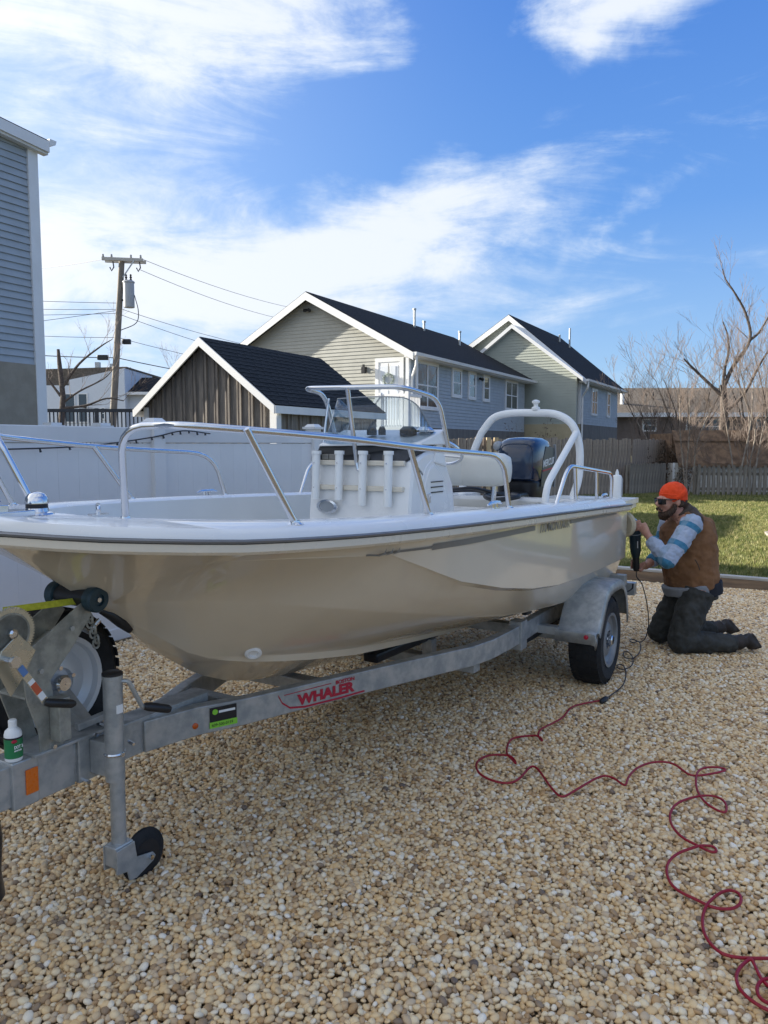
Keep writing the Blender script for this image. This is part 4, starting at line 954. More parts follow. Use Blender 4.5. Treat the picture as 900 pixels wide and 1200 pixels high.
# liner: inside walls, floor, thwart and engine well
b = MB(); st2 = [q for q in st if q >= .44]; FL = .80
def floorz(s): return max(FL, z_c(s)+.05)
w1 = [(min(l_i(s), l_r(s)-.08), s, z_r(s)+CAPZ-.004) for s in st2]; w2 = [(max(0, min(w[0]-.03, l_c(s)-.03)), s+.03*(s < 1), floorz(s)) for w, s in zip(w1, st2)]
for sg in (1, -1):
    b.grid([[(sg*x, y, z) for x, y, z in w1], [(sg*x, y, z) for x, y, z in w2]])
    b.grid([[(sg*x, y, z) for x, y, z in w2], [(0, y, z) for x, y, z in w2]])
b.add([(-w1[0][0], .44, w1[0][2]), (w1[0][0], .44, w1[0][2]), (w2[0][0], w2[0][1], w2[0][2]), (-w2[0][0], w2[0][1], w2[0][2])], [(0,1,2,3)])
b.add([(-.86, 4.3, FL), (.86, 4.3, FL), (.86, 4.3, z_r(4.3)), (-.86, 4.3, z_r(4.3))], [(0,1,2,3)])
b.build('cockpit_liner', M_liner, boat, 30)
MB().hexa([(-.42, .58, 1.10), (.42, .58, 1.10), (.60, 1.05, 1.02), (-.60, 1.05, 1.02), (-.44, .56, 1.19), (.44, .56, 1.19), (.64, 1.08, 1.17), (-.64, 1.08, 1.17)]).build('bow_step', M_white, boat, 30, bevel=.02)
MB().box(-.83, .83, 3.72, 4.28, .80, 1.10).build('stern_bench', M_white, boat, 30, bevel=.02)
# transom: lighter moulded end, swim bracket and black trim tab
MB().box(-.36, .36, 4.502, 4.80, .62, .94).build('engine_bracket', M_hull, boat, 30, bevel=.02)
for sg in (-1, 1):
    MB().box(sg*.66-.17, sg*.66+.17, 4.502, 4.76, .60, .80).build('swim_platform', M_hull, boat, 30, bevel=.025)
# stripe and lettering on the port side
def side_pt(s, t, o=.004):      # t: fraction down from sheer lip (0) to style line (1)
    zr = z_r(s)-.028; zu = z_u(s) if s > 1.0 else z_c(s)+(zr-z_c(s))*.8
    sec = section(s); tail = sec[-6:]; zz = zr+(zu-zr)*t
    ls_ = [q[0] for q in tail]; zs_ = [q[1] for q in tail]
    l = ip(zz, zs_[1:5], ls_[1:5]) if zs_[1] < zs_[4] else ls_[3]
    return V((l+o, s, zz))
def band(b, s0, s1, zf0, zf1, h0, h1, n=24, sg=1):
    r = []
    for i in range(n+1):
        s = s0+(s1-s0)*i/n; h = h0+(h1-h0)*i/n; zc_ = z_r(s)-(zf0+(zf1-zf0)*i/n)
        zr = z_r(s)-.028; zu = z_u(s) if s > 1 else z_c(s)+(zr-z_c(s))*.8
        row = []
        for zz in (zc_+h/2, zc_-h/2):
            p = side_pt(s, (zr-zz)/(zr-zu), .0035); row.append((sg*p.x, s, zz))
        r.append(row)
    b.grid(r)
for sg in (1, -1):
    b = MB(); band(b, 2.98, 4.10, .058, .050, .026, .016, sg=sg); b.build('side_stripe', M_stripe, boat, 0)
    b = MB(); band(b, 1.36, 2.40, .080, .062, .026, .026, sg=sg); band(b, .98, 1.36, .086, .080, .007, .011, sg=sg)
    for k in range(3):
        s = 1.02+.045*k; p = side_pt(s, .35, .0035); b.add([(sg*p.x, s-.03, z_r(s)-.088), (sg*(p.x), s+.03, z_r(s)-.086), (sg*(p.x+.001), s+.035, z_r(s)-.062), (sg*(p.x+.001), s+.015, z_r(s)-.078)], [(0,1,2,3)])
    b.build('side_stripe', M_stripe, boat, 0)
pA, pB = side_pt(2.45, .18, .008), side_pt(2.97, .18, .008); pA.z = z_r(2.45)-.092; pB.z = z_r(2.97)-.088
text('170 MONTAUK', boat, pA, pB-pA, (0.05, 0, 1), .074, M_stripe, sx=1.0, bold=.0008)
MB().lathe([(.034, 0), (.036, .006), (.026, .012), (.018, .010), (.016, .002)], (.30, .985, .745), (.55, -.55, -.5), 20).build('drain_fitting', M_white, boat)
MB().tube([(.0, .475, .985), (.015, .51, .965), (.02, .555, .925), (.02, .595, .885)], [.012, .021, .022, .012], 12).build('bow_eye_pad', M_black, boat)
MB().tube([(0, .40, 1.00), (0, .37, .95), (0, .42, .915), (0, .47, .95)], .010, 8).build('bow_eye', M_steel, boat)

# hardware on the bow
lz = z_r(.2)+CAPZ+.012
b = MB(); b.lathe([(.056, 0), (.052, .006), (.040, .010), (.037, .022)], (.0, .23, lz), n=28).build('bow_light_base', M_steel, boat)
MB().lathe([(.0355, .022), (.0355, .037)], (.0, .23, lz), n=28).build('bow_light_lens', M_black, boat)
MB().lathe([(.039, .037), (.039, .043), (.036, .058), (.026, .070), (.012, .076), (.002, .077)], (.0, .23, lz), n=28).build('bow_light_cap', M_steel, boat)
b = MB(); b.bar((0, -.09, lz+.010), (0, .19, lz+.010), .10, .02).bar((-.036, -.10, lz+.030), (-.036, .10, lz+.012), .006, .06).bar((.036, -.10, lz+.030), (.036, .10, lz+.012), .006, .06)
b.build('bow_roller_bracket', M_steel, boat, 30, bevel=.003); MB().lathe([(.022, -.03), (.014, 0), (.022, .03)], (0, -.07, lz+.045), (1, 0, 0), 16).build('bow_roller', M_black, boat)
MB().tube([(0, .05, lz), (0, .06, lz+.05), (0, .09, lz+.06)], .014, 8).build('bow_latch', M_steel, boat)
def cleat(x, y, z, rz=0):
    c, s_ = cos(rz), sin(rz); f = lambda a, h: (x+a*-s_, y+a*c, z+h)
    b = MB(); b.tube([f(-.085, .022), f(-.05, .030), f(.05, .030), f(.085, .022)], [.005, .009, .009, .005], 8); b.tube([f(-.02, 0), f(-.02, .03)], .008, 8); b.tube([f(.02, 0), f(.02, .03)], .008, 8); b.box(x-.012, x+.012, y-.035, y+.035, z-.001, z+.005)
    b.build('cleat', M_steel, boat)
cleat(.10, .40, lz-.01, .9)
for sg in (1, -1): cleat(sg*.93, 2.02, z_r(2)+CAPZ+.008); cleat(sg*.80, 4.52, z_r(4.5)+CAPZ)
# bow rails
def rail(sg):
    r = boat; t = .0125
    zf = lambda s: z_r(s)+CAPZ+.006
    f0 = V((sg*.24, .40, zf(.4))); top0 = V((sg*.345, .30, 1.665))
    top = [f0, top0, V((sg*.70, .43, 1.652)), V((sg*.86, .80, 1.622)), V((sg*.925, 1.30, 1.585)), V((sg*.945, 1.90, 1.555)), V((sg*.945, 2.02, 1.548)), V((sg*.935, 2.19, zf(2.19)))]
    P = [top[0]]+arc(top[0].lerp(top[1], .72), top[1], top[1].lerp(top[2], .30), 6)+spline([top[1].lerp(top[2], .32), top[1].lerp(top[2], .75)+V((sg*.03, -.03, 0)), top[3], top[4], top[5]], 6)[1:]+arc(top[5], V((sg*.945, 2.08, 1.545)), V((sg*.94, 2.13, 1.44)), 5)[1:]+[top[7]]
    rr = MB().tube(P, t, 12).build('bow_rail', M_steel, boat)
    for (s, l, st_, lt, zt) in ((.655, .775, .46, .735, 1.65), (1.415, .888, 1.20, .915, 1.592)):
        MB().tube([(sg*l, s, zf(s)), (sg*lt, st_, zt)], t*.95, 12).build('stanchion', M_steel, rr)
    for (l, s) in ((.24, .40), (.775, .655), (.888, 1.415), (.935, 2.19)): MB().lathe([(.030, 0), (.030, .003), (.018, .010), (.017, .016)], (sg*l, s, zf(s)-.004), n=16).build('rail_foot', M_steel, rr)
for sg in (1, -1): rail(sg)
def stern_rail(sg):
    zf = lambda s: z_r(s)+CAPZ-.002
    P = rounded([(sg*.93, 2.95, zf(2.95)), (sg*.95, 3.10, 1.475), (sg*.95, 4.14, 1.395), (sg*.92, 4.23, zf(4.23))], .10, 5)
    rr = MB().tube(P, .0125, 12).build('stern_rail', M_steel, boat)
    for s, st_, zt in ((3.34, 3.24, 1.462), (3.82, 3.72, 1.425)): MB().tube([(sg*.93, s, zf(s)), (sg*.95, st_, zt)], .0115, 10).build('stanchion', M_steel, rr)
    for s in (2.95, 3.34, 3.82, 4.23): MB().lathe([(.030, 0), (.030, .003), (.018, .010), (.017, .016)], (sg*.93, s, zf(s)-.003), n=16).build('rail_foot', M_steel, rr)
for sg in (1, -1): stern_rail(sg)

# console
con = bpy.data.objects.new('console', None); COL.objects.link(con); con.parent = boat
CW = .34
prof = [(2.20, .80), (2.25, 1.30), (2.285, 1.505), (2.30, 1.512), (2.43, 1.56), (2.60, 1.575), (2.66, 1.55), (2.74, 1.46), (2.80, 1.38), (2.84, 1.15), (2.86, .80)]
b = MB(); rows = []
for x in (-CW, -CW+.012, -CW+.05, CW-.05, CW-.012, CW):
    sh = .022 if abs(x) > CW-.001 else (.006 if abs(x) > CW-.02 else 0)
    rows.append([(x, y+(sh if i < 3 else (-sh if i > 6 else 0)), z-(sh if 2 < i < 9 else 0)) for i, (y, z) in enumerate(prof)])
b.grid(rows); n = len(prof); b.add(rows[0], [tuple(range(n))]); b.add(rows[-1], [tuple(range(n))[::-1]])
b.build('shell', M_white, con, 28)
# dark forward face below the screen, and white brow
b = MB(); b.hexa([(-.315, 2.262, 1.505), (.30, 2.262, 1.505), (.30, 2.33, 1.50), (-.315, 2.33, 1.50), (-.285, 2.285, 1.592), (.345, 2.40, 1.60), (.345, 2.55, 1.60), (-.285, 2.5, 1.592)]); b.build('dash_panel', M_black, con, 0, bevel=.006)
for x in (-.25, -.2, .02, .16): MB().box(x, x+.045, 2.258, 2.29, 1.512, 1.545).build('instrument_back', M_stripe, con, 0, bevel=.004)
b = MB(); b.hexa([(-.285, 2.262, 1.590), (.34, 2.385, 1.598), (.375, 2.66, 1.60), (-.33, 2.60, 1.59), (-.27, 2.275, 1.606), (.325, 2.39, 1.612), (.37, 2.64, 1.690), (-.30, 2.56, 1.690)]); b.build('brow', M_white, con, 30, bevel=.008)
MB().hexa([(CW-.03, 2.52, 1.50), (CW+.012, 2.52, 1.50), (CW+.012, 2.68, 1.47), (CW-.03, 2.68, 1.47), (CW-.03, 2.585, 1.66), (CW+.008, 2.585, 1.66), (CW+.008, 2.61, 1.655), (CW-.03, 2.61, 1.655)]).build('side_fin', M_white, con, 30, bevel=.006)
# rod holders on two slats
for z in (1.497, 1.355): MB().box(-.27, .30, 2.252-(1.5-z)*.12, 2.275, z-.014, z+.014).build('mounting_slat', M_cream, con, 30, bevel=.004)
for x in (-.262, -.102, .056, .222):
    y = 2.222; b = MB(); b.tube([(x, y-.012, 1.285 if x < -.05 else 1.26), (x, y, 1.555)], .0235, 16); b.tube([(x, y, 1.545), (x, y+.001, 1.565)], .029, 16); rh = b.build('rod_holder', M_wht, con)
    MB().tube([(x, y-.002, 1.5655), (x, y-.002, 1.567)], .021, 14).build('socket', M_black, rh)
    for z in (1.355, 1.497): MB().ball((x, y-.028-(1.5-z)*.02, z), .005, 8, 4).build('screw', M_steel, rh)
M_hatch = M_steel
b = MB(); c = V((-.182, 2.215, 1.245)); rows = []
for (ro, do) in ((1, 0), (.97, -.008), (.72, -.010), (.70, -.002)):
    rows.append([(c.x+.072*ro*cos(a), c.y+do-.0, c.z+.042*ro*sin(a)) for a in [2*pi*k/28 for k in range(28)]])
b.grid(rows, closed=True); b.build('oval_port', M_steel, con); b = MB(); b.add([(c.x+.05*cos(a), c.y-.001, c.z+.029*sin(a)) for a in [2*pi*k/24 for k in range(24)]], [tuple(range(24))]); b.build('port_glass', M_greycowl, con, 0)
# side door with pointed top and three louvres
dp = [(2.36, 1.02), (2.38, 1.40), (2.43, 1.475), (2.50, 1.515), (2.57, 1.475), (2.66, 1.40), (2.72, 1.28), (2.75, 1.02)]
MB().prism([(a, z) for a, z in dp], lambda a, z, t: (t, a, z), CW-.01, CW+.006).build('door_frame', M_white, con, 30, bevel=.005)
dr = MB().prism([(2.555+(a-2.555)*.86, 1.25+(z-1.25)*.90) for a, z in dp], lambda a, z, t: (t, a, z), CW, CW+.014).build('door', M_white, con, 30, bevel=.005)
for k in range(3): MB().box(CW+.008, CW+.019, 2.47, 2.62, 1.385-k*.030, 1.391-k*.030).build('louvre', M_black, dr, 0)
MB().box(CW+.010, CW+.024, 2.43, 2.455, 1.27, 1.325).build('latch', M_steel, dr, 0, bevel=.003)
MB().box(CW+.004, CW+.022, 2.685, 2.71, 1.10, 1.16).build('hinge', M_steel, dr, 0, bevel=.003)
# windscreen
b = MB()
def scr(z): return [(-.235, 2.50), (-.262, 2.36), (-.235, 2.285), (0, 2.275), (.20, 2.30), (.285, 2.35), (.325, 2.45), (.335, 2.58)], z
base = [(x, y, 1.604+.082*max(0, (y-2.275-.12*(x+.27)))/.28) for x, y in scr(0)[0]]; top_ = [(-.20, 2.50, 1.80), (-.225, 2.42, 1.862), (-.20, 2.37, 1.868), (0, 2.36, 1.872), (.19, 2.385, 1.866), (.255, 2.43, 1.842), (.285, 2.50, 1.78), (.325, 2.585, 1.64)]
B_ = spline(base, 4); T_ = spline(top_, 4)
b.grid([[tuple(p) for p in B_], [tuple(p) for p in T_]])
ws = b.build('windscreen', M_acryl, con, 60); so_ = ws.modifiers.new('thick', 'SOLIDIFY'); so_.thickness = .005
MB().tube(T_, .0035, 6).build('screen_edge', M_greycowl, con)
# grab rail round the screen
gp = rounded([(-.32, 2.54, 1.56), (-.325, 2.40, 1.905), (-.30, 2.14, 1.918), (.34, 2.16, 1.905), (.375, 2.52, 1.86), (.375, 2.66, 1.56)], .10, 6)
MB().tube(gp, .0135, 12).build('grab_rail', M_steel, con); MB().tube([(.005, 2.145, 1.912), (.0, 2.245, 1.50)], .013, 12).build('grab_rail_post', M_steel, con)
MB().tube(rounded([(-.27, 2.30, 1.60), (-.262, 2.35, 1.87)], .02), .008, 8).build('screen_stay', M_steel, con)
MB().tube([(.0, 2.245, 1.505), (.01, 2.245, 1.46), (.03, 2.24, 1.45)], .012, 8).build('rail_clamp', M_steel, con)
for x, y, r in ((-.02, 2.44, .03), (.05, 2.44, .022), (.19, 2.5, .05)): MB().lathe([(r, 0), (r, .03), (r*.6, .05)], (x, y, 1.655), n=16).build('gauge', M_black, con)
MB().lathe([(.05, 0), (.055, .01), (.03, .03)], (.28, 2.54, 1.672), n=18).build('compass_ring', M_steel, con)
# steering wheel behind the console
wc = V((.15, 2.93, 1.56)); ax_ = V((0, .5, .866)); u = V((1, 0, 0)); w = ax_.cross(u)
b = MB(); b.tube([wc+u*(.17*cos(a))+w*(.17*sin(a)) for a in [2*pi*k/28 for k in range(28)]], .011, 8, closed=True)
for k in range(3): a = 2*pi*k/3+.5; b.tube([wc-ax_*.03, wc+u*(.17*cos(a))+w*(.17*sin(a))], .007, 6)
b.tube([wc-ax_*.10, wc-ax_*.01], .016, 10); b.build('steering_wheel', M_steel, con)
# helm seat: frame and bolster
seat = bpy.data.objects.new('helm_seat', None); COL.objects.link(seat); seat.parent = boat
hw, hh = .085, .112; rows = []
def rr_sec(x, k): return [(x, 3.30+hw*k*cos(a)*(abs(cos(a))**-.45 if abs(cos(a)) > .05 else 1)*1., 1.437+hh*k*sin(a)*(abs(sin(a))**-.35 if abs(sin(a)) > .05 else 1)) for a in [2*pi*i/24 for i in range(24)]]
xs = [(-.52, .35), (-.505, .72), (-.47, .93), (-.42, 1.0), (-.2, 1.01), (-.195, .975), (-.19, 1.01), (.19, 1.01), (.195, .975), (.2, 1.01), (.40, 1.0), (.45, .94), (.49, .76), (.505, .4)]
b = MB(); rows = [rr_sec(x, k) for x, k in xs]; b.grid(rows, closed=True); b.add(rows[0], [tuple(range(24))[::-1]]); b.add(rows[-1], [tuple(range(24))])
b.build('bolster', M_vinylseat, seat, 50)
b = MB()
for x in (-.4, .4): MB().tube([(x, 3.30, 1.36), (x-.02*(1 if x > 0 else -1), 3.27, .90)], .0155, 10).build('seat_post', M_steel, seat)
MB().tube(rounded([(-.25, 3.19, 1.52), (-.20, 3.15, 1.52), (-.05, 3.17, 1.48)], .03), .008, 8).build('grab_handle', M_steel, seat)
MB().box(-.46, .46, 3.02, 3.46, .80, 1.06).build('cooler_base', M_white, seat, 30, bevel=.03)
MB().box(-.47, .47, 3.0, 3.48, 1.062, 1.13).build('seat_cushion', M_vinylseat, seat, 30, bevel=.03)
# white ski-tow arch
b = MB()
P = spline([(-.52, 4.72, 1.05), (-.49, 4.73, 1.25), (-.405, 4.75, 1.53), (-.33, 4.75, 1.70)], 4)+spline([(-.33, 4.75, 1.70), (-.22, 4.75, 1.825), (-.07, 4.75, 1.862), (.14, 4.75, 1.862), (.33, 4.75, 1.845), (.46, 4.75, 1.765), (.52, 4.75, 1.62), (.535, 4.745, 1.45), (.525, 4.735, 1.30), (.485, 4.70, 1.14)], 6)[1:]
MB().tube(P, .0315, 14).build('arch_hoop', M_wht, boat)
for sg in (1,):
    MB().tube(rounded([(sg*.50, 4.75, 1.70), (sg*.50, 4.04, 1.30), (sg*.50, 3.99, 1.06)], .10, 5), .026, 12).build('arch_brace', M_wht, boat)
MB().lathe([(.035, 0), (.035, .02), (.018, .03), (.018, .05), (.032, .06), (.032, .075), (.01, .085)], (.155, 4.75, 1.885), n=18).build('tow_pin', M_wht, boat)
# things lying aft: cup-holder box, coiled black hose, white step
MB().lathe([(.16, 0), (.16, .14), (.17, .15), (.17, .17), (.10, .18)], (-.55, 3.9, 1.10), n=20).build('bait_well', M_wht, boat)
# outboard motor
om = bpy.data.objects.new('outboard_motor', None); COL.objects.link(om); om.parent = boat
def osec(y0, y1, wx, z, k=3.2, n=28, taper=0):
    out = []
    for i in range(n):
        a = 2*pi*i/n; cx, cy = cos(a), sin(a); q = (abs(cx)**k+abs(cy)**k)**(-1/k)
        out.append((wx*cx*q*(1-taper*max(0, cy*q)), (y0+y1)/2+(y1-y0)/2*cy*q, z))
    return out
OX = -.045
def shift(r): return [(x+OX, y, z) for x, y, z in r]
cw = [(4.80, 5.27, .178, 1.285, 3.6), (4.77, 5.30, .190, 1.31, 4), (4.76, 5.31, .193, 1.42, 4.2), (4.765, 5.31, .190, 1.53, 4.2), (4.78, 5.32, .188, 1.585, 3.8), (4.82, 5.30, .170, 1.63, 3.2), (4.88, 5.22, .135, 1.655, 2.6), (4.98, 5.12, .06, 1.665, 2.2)]
b = MB(); rows = [shift(osec(*c[:4], k=c[4], taper=.04, n=40)) for c in cw]; b.grid(rows, closed=True); b.add(rows[0], [tuple(range(40))]); b.add(rows[-1], [tuple(range(40))]); b.build('cowl', M_navy, om, 40)
cw = [(4.84, 5.18, .13, 1.00, 2.8), (4.82, 5.22, .15, 1.08, 3), (4.78, 5.29, .180, 1.17, 3.4), (4.77, 5.30, .186, 1.275, 3.8), (4.79, 5.28, .178, 1.29, 3.6)]
b = MB(); rows = [shift(osec(*c[:4], k=c[4], taper=.05, n=40)) for c in cw]; b.grid(rows, closed=True); b.add(rows[0], [tuple(range(40))]); b.add(rows[-1], [tuple(range(40))]); b.build('lower_cowl', M_black, om, 40)
MB().ball((OX-.165, 4.84, 1.585), (.045, .05, .045), 14, 8).build('air_intake', M_greycowl, om)
sx_ = OX+.188
b = MB(); b.prism([(4.93, 1.24), (5.24, 1.23), (5.27, 1.40), (5.26, 1.57), (5.05, 1.585), (4.97, 1.46)], lambda a, z, t: (t-(a-4.93)*.012, a, z), sx_, sx_+.008); b.build('side_panel', mat('dark_grey_panel', (.045, .06, .065), .3), om, 30, bevel=.002)
MB().tube([(sx_+.002, 5.285, 1.60), (sx_+.006, 5.292, 1.50), (sx_+.006, 5.292, 1.36), (sx_, 5.285, 1.22)], [(.010, .016)]*4, 10).build('pale_edge_strip', M_greycowl, om)
text('MERCURY', om, (sx_+.009, 4.965, 1.405), (-.012, 1, .10), (0, 0, 1), .082, M_wht, shear=.25, bold=.0016, sx=.95)
MB().bar((sx_+.010, 4.96, 1.375), (sx_+.006, 5.25, 1.395), .004, .012).build('red_accent', M_red, om, 0)
b = MB()
for z0, z1, y0, y1, w_ in ((.40, 1.03, 4.93, 5.13, .06), (.36, .40, 4.86, 5.26, .12), (.10, .36, 4.96, 5.12, .03)): b.add(osec(y0, y1, w_, z0)+osec(y0+.01, y1-.01, w_*1.1, z1), [tuple(range(28)), tuple(range(28, 56))]+[(i, (i+1) % 28, 28+(i+1) % 28, 28+i) for i in range(28)])
b.build('midsection', M_black, om, 40)
b = MB(); b.tube([(0, 4.80, .24), (0, 4.90, .24), (0, 5.20, .24), (0, 5.30, .24)], [.01, .055, .05, .03], 16)
for k in range(3):
    a = 2*pi*k/3; c_, s_ = cos(a), sin(a); P = [(c_*r_-s_*w_, 5.26+t_, .24+s_*r_+c_*w_) for r_, w_, t_ in ((.04, -.03, -.03), (.13, -.06, -.05), (.17, 0, 0), (.13, .06, .05), (.04, .03, .03))]; b.add(P, [(0,1,2,3,4)])
b.build('propeller', M_black, om, 40)
MB().box(OX-.13, OX+.13, 4.60, 4.86, .80, 1.20).build('clamp_bracket', M_black, om, 0, bevel=.02)
MB().tube(spline([(.0, 4.4, 1.2), (-.12, 4.1, 1.26), (-.32, 4.0, 1.24), (-.42, 4.2, 1.22), (-.25, 4.42, 1.22), (-.05, 4.35, 1.20), (.05, 4.55, 1.18)], 8), .012, 8).build('rigging_hose', M_black, om)
MB().tube(spline([(.1, 4.4, 1.2), (.22, 4.2, 1.20), (.1, 4.05, 1.18), (-.05, 4.2, 1.2), (.0, 4.5, 1.2)], 8), .02, 8).build('rigging_hose', M_black, om)

# polish bottle standing on the stern
bt = thing('polish_bottle', 'white plastic bottle with pointed cap standing on the stern corner', 'bottle', (0, 0, 0), 0)
bt.location = B0+nB*.90+dB*4.48+V((0, 0, z_r(4.5)+CAPZ-.001)); bt.rotation_euler.z = LOT
MB().lathe([(.0, .0), (.034, 0), (.036, .006), (.036, .165), (.030, .180), (.014, .186)], (0, 0, 0), n=24).build('bottle_body', M_wht, bt)
MB().lathe([(.013, .186), (.013, .200), (.006, .222), (.004, .226)], (0, 0, 0), n=16).build('cap', M_wht, bt)
MB().tube([(.034, 0, .02), (.040, 0, .03), (.041, 0, .155), (.036, 0, .165)], .004, 6).build('handle', M_greycowl, bt)

# ------------------------------------------------------------------ trailer (same frame as the boat)
tr = thing('boat_trailer', 'galvanised steel boat trailer with a winch, carrying the tan boat', 'trailer', B0, LOT)
def beam(name, pts, w, z0, z1, m=M_galv, par=tr, bev=.004):
    P = [V((l, s, 0)) for l, s in pts]; n = len(P); rows = []
    for i, p in enumerate(P):
        d = (P[min(i+1, n-1)]-P[max(0, i-1)]).normalized(); o = V((-d.y, d.x, 0))*w/2
        za, zb = (z0, z1) if not isinstance(z0, list) else (z0[i], z1[i])
        rows.append([(p.x+o.x, p.y+o.y, za), (p.x-o.x, p.y-o.y, za), (p.x-o.x, p.y-o.y, zb), (p.x+o.x, p.y+o.y, zb)])
    b = MB(); b.grid(rows, closed=True); b.add(rows[0], [(0,1,2,3)]); b.add(rows[-1], [(3,2,1,0)])
    return b.build(name, m, par, 40, bevel=bev)
beam('tongue', [(0, -.9), (0, .30)], .095, .405, .548)
beam('tongue', [(0, .302), (0, .98)], .100, .400, .540)
for sg in (1, -1):
    path = [(sg*.035, .62), (sg*.085, .86), (sg*.175, 1.06), (sg*.37, 1.62), (sg*.60, 2.22), (sg*.655, 2.36), (sg*.690, 2.55), (sg*.70, 2.8), (sg*.70, 4.86)]
    beam('side_rail', path, .055, [.40]*9, [.525, .52, .515, .51, .51, .51, .51, .51, .51])
b = MB(); b.box(-.16, .16, 1.03, 1.09, .41, .50).build('crossmember', M_galv, tr, 0, bevel=.004)
for s, w, z0, z1 in ((1.62, .36, .38, .44), (2.45, .66, .34, .40), (4.2, .68, .34, .40), (4.84, .98, .40, .50)): MB().box(-w, w, s-.04, s+.04, z0, z1).build('crossmember', M_galv, tr, 0, bevel=.004)
MB().box(-.98, .98, 3.66, 3.74, .265, .335).build('axle', M_galv, tr, 0, bevel=.004)
for sg in (1, -1):
    MB().bar((sg*.70, 3.0, .39), (sg*.72, 4.3, .39), .05, .03).build('leaf_spring', M_black, tr, 0)
    MB().bar((sg*.30, 1.9, .50), (sg*.42, 4.7, .53), .09, .05).build('bunk', M_black, tr, 0, bevel=.01)
    for s in (2.45, 4.2): MB().box(sg*.36-.03, sg*.36+.03, s-.03, s+.03, .40, .49).build('bunk_bracket', M_galv, tr, 0)
    MB().box(sg*.70-.04, sg*.70+.04, 2.92, 3.02, .36, .535).build('spring_hanger', M_galv, tr, 0, bevel=.003)
MB().tube([(-.10, 2.42, .50), (.10, 2.42, .50)], [.05, .05], 16).build('keel_roller', M_black, tr)
MB().box(-.13, .13, 2.38, 2.46, .40, .47).build('roller_bracket', M_galv, tr, 0)
# road wheels and fenders
def wheel(par, c, R0, w, sg, rim, name='wheel', treads=36, mr=M_rim):
    o = bpy.data.objects.new(name, None); COL.objects.link(o); o.parent = par; o.location = c
    b = MB(); b.lathe([(rim, -w/2+.01), (rim+.03, -w/2-.004), (R0-.045, -w/2-.006), (R0-.012, -w/2+.02), (R0-.004, -w*.18), (R0, 0), (R0-.004, w*.18), (R0-.012, w/2-.02), (R0-.045, w/2+.006), (rim+.03, w/2+.004), (rim, w/2-.01)], (0, 0, 0), (1, 0, 0), 48, caps=False)
    for k in range(treads):
        a = 2*pi*k/treads
        for xx, da in ((-w*.36, 0), (-w*.12, .05), (w*.12, 0), (w*.36, .05)):
            q = [V((xx+i*w*.095, (R0+h)*cos(a+da+j), (R0+h)*sin(a+da+j))) for h in (-.014, .001 if abs(xx) < w*.2 else -.007) for i, j in ((-1, -.065), (1, -.065), (1, .065), (-1, .065))]
            b.hexa(q)
    b.build('tyre', M_rubber, o, 30)
    q = sg*w/2
    MB().lathe([(rim+.006, q-sg*.012), (rim+.010, q+sg*.004), (rim-.008, q+sg*.002), (rim-.016, q-sg*.02), (rim*.72, q-sg*.035), (rim*.62, q-sg*.018), (rim*.34, q-sg*.012), (rim*.30, q-sg*.03), (.004, q-sg*.03)], (0, 0, 0), (1, 0, 0), 40, caps=False).build('rim', mr, o, 40)
    MB().lathe([(.034, q-sg*.03), (.034, q+sg*.012), (.026, q+sg*.02), (.002, q+sg*.02)], (0, 0, 0), (1, 0, 0), 20, caps=False).build('hub_cap', M_steel, o)
    for k in range(5):
        a = 2*pi*k/5+.3; MB().tube([(q-sg*.03, .058*cos(a), .058*sin(a)), (q-sg*.004, .058*cos(a), .058*sin(a))], .009, 6).build('wheel_nut', M_steel, o, 30)
    return o
for sg in (1, -1):
    wheel(tr, (sg*.975, 3.70, .299), .302, .20, sg, .172)
    fp = [(3.23, .37), (3.235, .455), (3.31, .475), (3.37, .56), (3.43, .66), (3.49, .73), (3.56, .768), (3.66, .780), (3.86, .775), (3.94, .745), (4.01, .67), (4.05, .55), (4.08, .42)]
    fp = [(s, .37+(z-.37)*.79) for s, z in fp]
    x0, x1 = sg*.845, sg*1.105; b = MB(); th = .006
    b.grid([[(x0, s, z) for s, z in fp], [(x1-sg*.03, s, z) for s, z in fp], [(x1-sg*.008, s, z-.006) for s, z in fp], [(x1, s, z-.03) for s, z in fp], [(x1, 3.70+(s-3.70)*.92, z-.062 if i > 1 else z-.0) for i, (s, z) in enumerate(fp)]])
    b.grid([[(x0, s, z) for s, z in fp], [(x0, 3.70+(s-3.70)*.9, z-.05) for s, z in fp]])
    f_ = b.build('fender', M_galv, tr, 50); so_ = f_.modifiers.new('thick', 'SOLIDIFY'); so_.thickness = .006
    MB().box(sg*.72 if sg > 0 else -.86, sg*.86 if sg > 0 else -.72, 3.25, 3.31, .40, .45).build('fender_bracket', M_galv, tr, 0)
    MB().lathe([(.014, 0), (.014, -.006), (.004, -.010)], (sg*1.045, 3.228, .415), (0, 1, 0), 14).build('marker_light', M_red, tr)
    MB().box(*sorted((sg*.73, sg*1.02)), 4.30, 4.37, .56, .64).build('rear_step', M_galv, tr, 0, bevel=.004)
    MB().bar((sg*.72, 4.34, .42), (sg*.76, 4.34, .60), .05, .05).build('step_bracket', M_galv, tr, 0)
    MB().tube(spline([(sg*.95, 4.37, .55), (sg*1.0, 4.42, .50), (sg*1.04, 4.45, .52), (sg*1.05, 4.43, .56)], 4), .006, 6).build('wire_loop', M_wire, tr)
